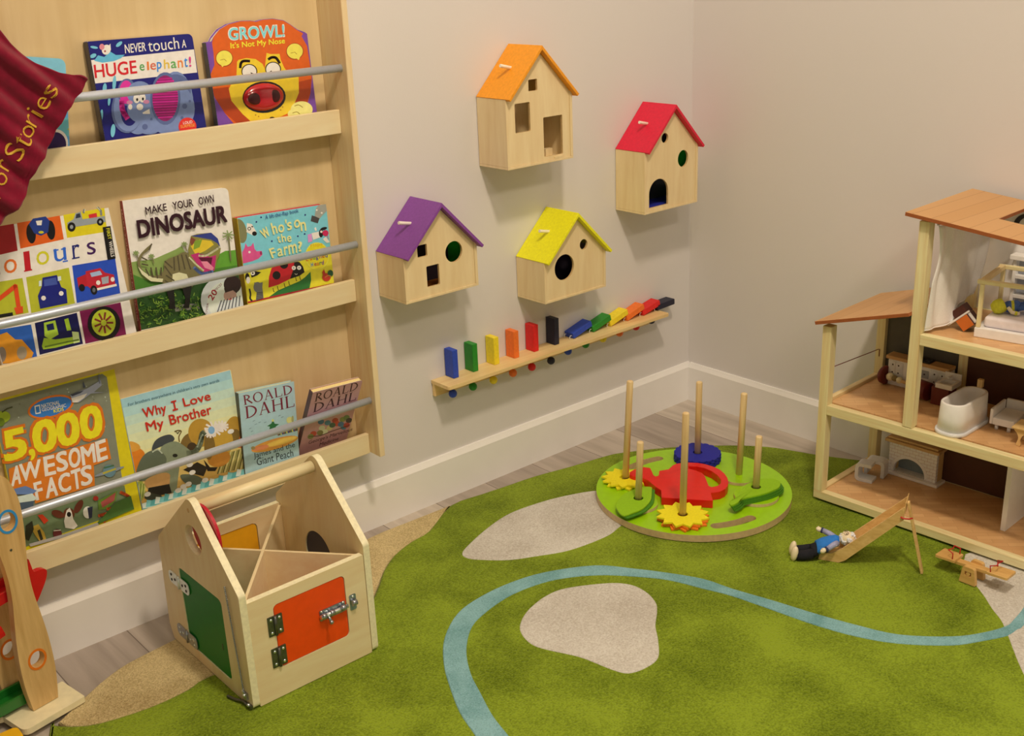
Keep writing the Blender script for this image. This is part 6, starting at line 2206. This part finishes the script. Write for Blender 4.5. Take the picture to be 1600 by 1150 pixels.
# tilted rust coloured chair
ORG = paint('toy_rust', (190, 92, 28), 0.45, 0.05, 30)
BRN = paint('toy_dark_brown', (74, 32, 22), 0.5, 0.06, 30)
tc_ = dthing('toy_armchair', 0.305, 0.115, Z3, "tipped over rust orange toy chair with white strips beside the curtain", 'toy chair')
MC = MD @ Matrix.Translation((0.3115, 0.080, Z3 + 0.0012)) @ Matrix.Rotation(math.radians(5), 4, 'Z') @ Matrix.Rotation(math.radians(-43), 4, 'Y')
dobj('seat_block', (0, 0, 0), (0.030, 0.040, 0.029), BRN, tc_, MC)
dobj('front_board', (0.0003, -0.003, 0.0003), (0.0297, -0.0003, 0.0287), ORG, tc_, MC, bevel=0.0004, label='rust orange square front')
dobj('white_strip', (-0.024, 0.002, 0.0293), (0.036, 0.010, 0.0335), WT, tc_, MC, bevel=0.0006)
dobj('backrest', (-0.004, 0.0105, 0.0293), (0.030, 0.040, 0.052), BRN, tc_, MC)
dobj('white_strip', (0.0303, 0.004, 0.002), (0.0343, 0.012, 0.028), WT, tc_, MC, bevel=0.0006)

# ---------------------------------------------------------------- slide, doll and seesaw on the rug
SW = wood('slide_beech', (216, 168, 100), (192, 140, 74), 'Y', 26, 12, 0.45)
SB = Vector((-0.583, -0.894, RZ + 0.0006))
SD, SN = Vector((0.4143, -0.9101, 0)), Vector((0.9101, 0.4143, 0))
sl = thing('toy_slide', SB + SD * 0.1, "wooden toy slide leaning on its own ladder board on the green rug", 'toy slide')
MSl = frame(SB, SD, (0, 0, 1))                           # local x = up the slide, y = up, z = towards the viewer
side = rounded([(0.0, 0.0), (0.046, 0.0), (0.060, 0.008), (0.179, 0.134), (0.179, 0.165), (0.052, 0.037), (0.030, 0.021), (0.004, 0.0165)], [0.002, 0.01, 0.02, 0.001, 0.001, 0.01, 0.01, 0.005])
for n_ in (-0.005, -0.0605):
    obj('side_rail', MB().plate([side], 0.005, MSl @ Matrix.Translation((0, 0, n_)), SW), sl, bevel=0.0008)
fl_ = [(0.004, 0.003), (0.052, 0.006), (0.066, 0.019), (0.178, 0.139)]
fl2 = [(x - 0.002, z + 0.0042) for x, z in fl_]
obj('chute', MB().plate([fl_ + fl2[::-1]], 0.0493, MSl @ Matrix.Translation((0, 0, -0.0552)), SW), sl)
Ld = [Vector((0.1815, 0.170)), Vector((0.2235, 0.0004))]
ld = (Ld[1] - Ld[0]).normalized()
nn_ = Vector((-ld.y, ld.x)) * 0.0052
obj('ladder_board', MB().plate([[tuple(Ld[0]), tuple(Ld[1]), tuple(Ld[1] + nn_), tuple(Ld[0] + nn_)]], 0.014, MSl @ Matrix.Translation((0, 0, -0.026)), SW), sl, bevel=0.0006)
obj('ladder_head', MB().plate([[(0.1795, 0.147), (0.1808, 0.147), (0.1808, 0.172), (0.1795, 0.172)]], 0.0555, MSl @ Matrix.Translation((0, 0, -0.0605)), SW), sl)
REDW = paint('wire_red', (176, 30, 24), 0.35, 0.05)
obj('hook', MB().tube([MSl @ Vector(q) for q in ((0.172, 0.141, 0.0025), (0.178, 0.139, 0.0035), (0.190, 0.139, 0.0015), (0.1965, 0.1395, -0.004))], 0.0018, REDW, 10), sl, label='red wire hook')

HEADP = SB + SN * 0.0300 + SD * 0.0600
ax = Vector((0.70, -0.714, 0)).normalized()
FEETP = HEADP - ax * 0.126
FEETP.z = 0.0
sd = Vector((-ax.y, ax.x, 0))                            # across the body, away from the viewer
doll = thing('toy_doll', Vector((-0.60, -0.905, RZ)), "grey haired wooden doll in blue shirt and black trousers lying on the slide's foot", 'doll')


def dp(a, s, z):
    """a = metres from the soles towards the head, s = across, z = height"""
    return FEETP + ax * a + sd * s + Vector((0, 0, z))


def limb(mb, pts, mat, n=18):
    """elliptic sections: (a, s, z, half width, half height)"""
    rows_ = []
    for a, s, z, hw, hh in pts:
        rows_.append([dp(a, s + hw * math.cos(2 * math.pi * k / n), z + hh * math.sin(2 * math.pi * k / n)) for k in range(n)])
    vs = [p for r in rows_ for p in r]
    fs = [(i * n + j, i * n + (j + 1) % n, (i + 1) * n + (j + 1) % n, (i + 1) * n + j) for i in range(len(rows_) - 1) for j in range(n)]
    mb.add(vs, fs, mat, True)
    mb.add(rows_[0], [tuple(range(n))[::-1]], mat)
    mb.add(rows_[-1], [tuple(range(n))], mat)
    return mb


TROU = paint('doll_black_cloth', (20, 18, 22), 0.9, 0.15, 120, bump=0.2)
SHIRT = paint('doll_blue_cloth', (38, 104, 160), 0.85, 0.08, 160, bump=0.2)
for s_ in (-0.0128, 0.0125):
    obj('trouser_leg', limb(MB(), [(0.010, s_, RZ + 0.0128, 0.0108, 0.0112), (0.028, s_, RZ + 0.0135, 0.0115, 0.0120), (0.046, s_ * 0.85, RZ + 0.0165, 0.0118, 0.0130)], TROU), doll)
    obj('shoe', MB().ball(dp(0.0045, s_ - 0.001, RZ + 0.018), (0.0082, 0.0105, 0.0185), SKIN, frame((0, 0, 0), ax, z=(0.1, -0.1, 1)).to_3x3()), doll, label='pale wooden shoe')
obj('trousers_seat', limb(MB(), [(0.042, 0, RZ + 0.0170, 0.0215, 0.0135), (0.052, 0, RZ + 0.0205, 0.0222, 0.0148), (0.057, 0, RZ + 0.0230, 0.0218, 0.0148)], TROU), doll)
obj('shirt', limb(MB(), [(0.0545, 0, RZ + 0.0255, 0.0215, 0.0155), (0.070, 0, RZ + 0.0345, 0.0215, 0.0150), (0.085, 0, RZ + 0.0390, 0.0210, 0.0150), (0.098, 0, RZ + 0.0440, 0.0175, 0.0130), (0.105, 0, RZ + 0.0460, 0.0110, 0.0095)], SHIRT), doll)
obj('neck', limb(MB(), [(0.103, 0, RZ + 0.0460, 0.0072, 0.0072), (0.112, 0, RZ + 0.0485, 0.0072, 0.0072)], SKIN), doll)
HD = dp(0.124, 0, RZ + 0.0505)
MH = frame((0, 0, 0), Vector((ax.x, ax.y, 0.35)), z=Vector((-ax.x * 0.35, -ax.y * 0.35, 1)))
hd = obj('head', MB().ball(HD, (0.0172, 0.0165, 0.0165), SKIN, MH.to_3x3(), 24, 16), doll)
HAIR = paint('doll_grey_hair', (206, 192, 174), 0.9, 0.12, 240, bump=0.5)
hm = MB()
rng = random.Random(4)
Rh = MH.to_3x3()
for i in range(90):
    a1 = rng.uniform(0, 2 * math.pi)
    t = rng.uniform(-0.05, 1.0)
    v = Vector((t, math.sqrt(max(0, 1 - t * t)) * math.cos(a1), math.sqrt(max(0, 1 - t * t)) * math.sin(a1)))
    if v.z > 0.45 and t < 0.72:
        continue
    hm.ball(HD + Rh @ (v * 0.0165), (0.0042, 0.0042, 0.0034), HAIR, None, 8, 6)
obj('hair', hm, hd, label='curly grey hair')
bdm = MB()
for i in range(36):
    a1 = rng.uniform(0, 2 * math.pi)
    t = rng.uniform(0.4, 0.85)
    v = Vector((-t, math.sqrt(1 - t * t) * math.cos(a1), math.sqrt(1 - t * t) * math.sin(a1)))
    if v.z > 0.72:
        continue
    bdm.ball(HD + Rh @ (v * 0.0162), (0.0033, 0.0033, 0.0026), HAIR, None, 8, 6)
obj('beard', bdm, hd, label='grey beard')
face = MB()
for sgn in (-1, 1):
    v = Vector((0.12, 0.36 * sgn, 0.925)).normalized()
    face.ball(HD + Rh @ (v * 0.0162), 0.0016, ink(40, 30, 26), None, 8, 6)
obj('eyes', face, hd)
gl_ = MB()
for sgn in (-1, 1):
    cc = Vector((0.12, 0.36 * sgn, 0.925)).normalized() * 0.0172
    gl_.tube([HD + Rh @ (cc + Vector((0.0046 * math.cos(2 * math.pi * k / 16), 0.0046 * math.sin(2 * math.pi * k / 16), 0))) for k in range(16)], 0.0006, ink(110, 70, 50), 6, closed=True)
obj('spectacles', gl_, hd)
obj('nose', MB().ball(HD + Rh @ Vector((-0.003, 0, 0.0172)), (0.0028, 0.0022, 0.0022), SKIN, None, 10, 8), hd)
CUFF = paint('doll_check_sleeve', (150, 140, 150), 0.8, 0.35, 900)
for sgn, p3, p4 in ((-1, (0.073, -0.0370, RZ + 0.043), (0.063, -0.0390, RZ + 0.040)), (1, (0.076, 0.0385, RZ + 0.050), (0.067, 0.0430, RZ + 0.051))):
    p1 = (0.098, 0.0145 * sgn, RZ + 0.045)
    p2 = (0.088, 0.0275 * sgn, RZ + 0.0485)
    am = obj('sleeve', MB().tube([dp(*p1), dp(*p2), dp(*p3)], [0.0075, 0.0066, 0.006], CUFF, 14), doll, label='grey checked sleeve')
    q3, q4 = dp(*p3), dp(*p4)
    obj('cuff', MB().tube([q3, q3.lerp(q4, 0.35)], 0.0069, paint('doll_navy_cuff', (44, 44, 70), 0.8, 0.1), 14), am, label='dark cuff')
    hand = MB()
    hd0 = q3.lerp(q4, 0.9)
    dv = (q4 - q3).normalized()
    hand.ball(hd0, (0.0075, 0.0062, 0.0058), SKIN, frame((0, 0, 0), dv, z=(0, 0, 1)).to_3x3())
    hand.tube([hd0 + Vector((0, 0, 0.003)), hd0 + Vector((0, 0, 0.0065)) + dv * 0.003], [0.0026, 0.002], SKIN, 8)
    obj('hand', hand, am)

ss = thing('toy_seesaw', Vector((-0.4155, -1.185, RZ)), "small wooden toy seesaw with red wire handles in front of the doll's house", 'toy seesaw')
SSW = wood('seesaw_beech', (210, 158, 86), (186, 130, 62), 'Y', 30, 12, 0.45)
cheek = rounded([(-0.019, 0), (0.019, 0), (0.013, 0.040), (-0.013, 0.040)], [0.001, 0.001, 0.006, 0.006])
hole_w = rrect(-0.0075, 0.019, 0.0075, 0.029, 0.001, 2)
for x_ in (-0.438, -0.401):
    obj('cheek', MB().plate([cheek, hole_w], 0.010, frame((x_, -1.185, RZ + 0.0022), (0, -1, 0), (0, 0, 1)), SSW), ss, bevel=0.0015)
obj('axle', MB().tube([(-0.4475, -1.185, RZ + 0.026), (-0.4005, -1.185, RZ + 0.026)], 0.0045, SSW, 14), ss)
tl_ = math.radians(3)
MSS = frame((-0.4195, -1.185, RZ + 0.031), (0, -1, 0.05), z=(0, 0.05, 1))     # local x = towards the viewer's right
obj('plank', MB().box((-0.052, -0.0085, -0.002), (0.052, 0.0085, 0.006), SSW, MSS), ss, bevel=0.001)
for xs in (-0.060, 0.060):
    st = obj('seat', MB().plate([rounded([(xs - 0.023, -0.021), (xs + 0.023, -0.021), (xs + 0.023, 0.021), (xs - 0.023, 0.021)], 0.003)], 0.0055, MSS @ Matrix.Translation((0, 0, 0.0062)), SSW), ss, bevel=0.001)
    k = 1 if xs > 0 else -1
    hpts = [(xs - 0.016 * k, -0.016, 0.0118), (xs - 0.017 * k, -0.0165, 0.026), (xs - 0.004 * k, -0.013, 0.030), (xs - 0.008 * k, 0.0, 0.029), (xs - 0.004 * k, 0.013, 0.030), (xs - 0.017 * k, 0.0165, 0.026), (xs - 0.016 * k, 0.016, 0.0118)]
    obj('handle', MB().tube([MSS @ Vector(q) for q in hpts], 0.0014, REDW, 8), st, label='red wire handle')
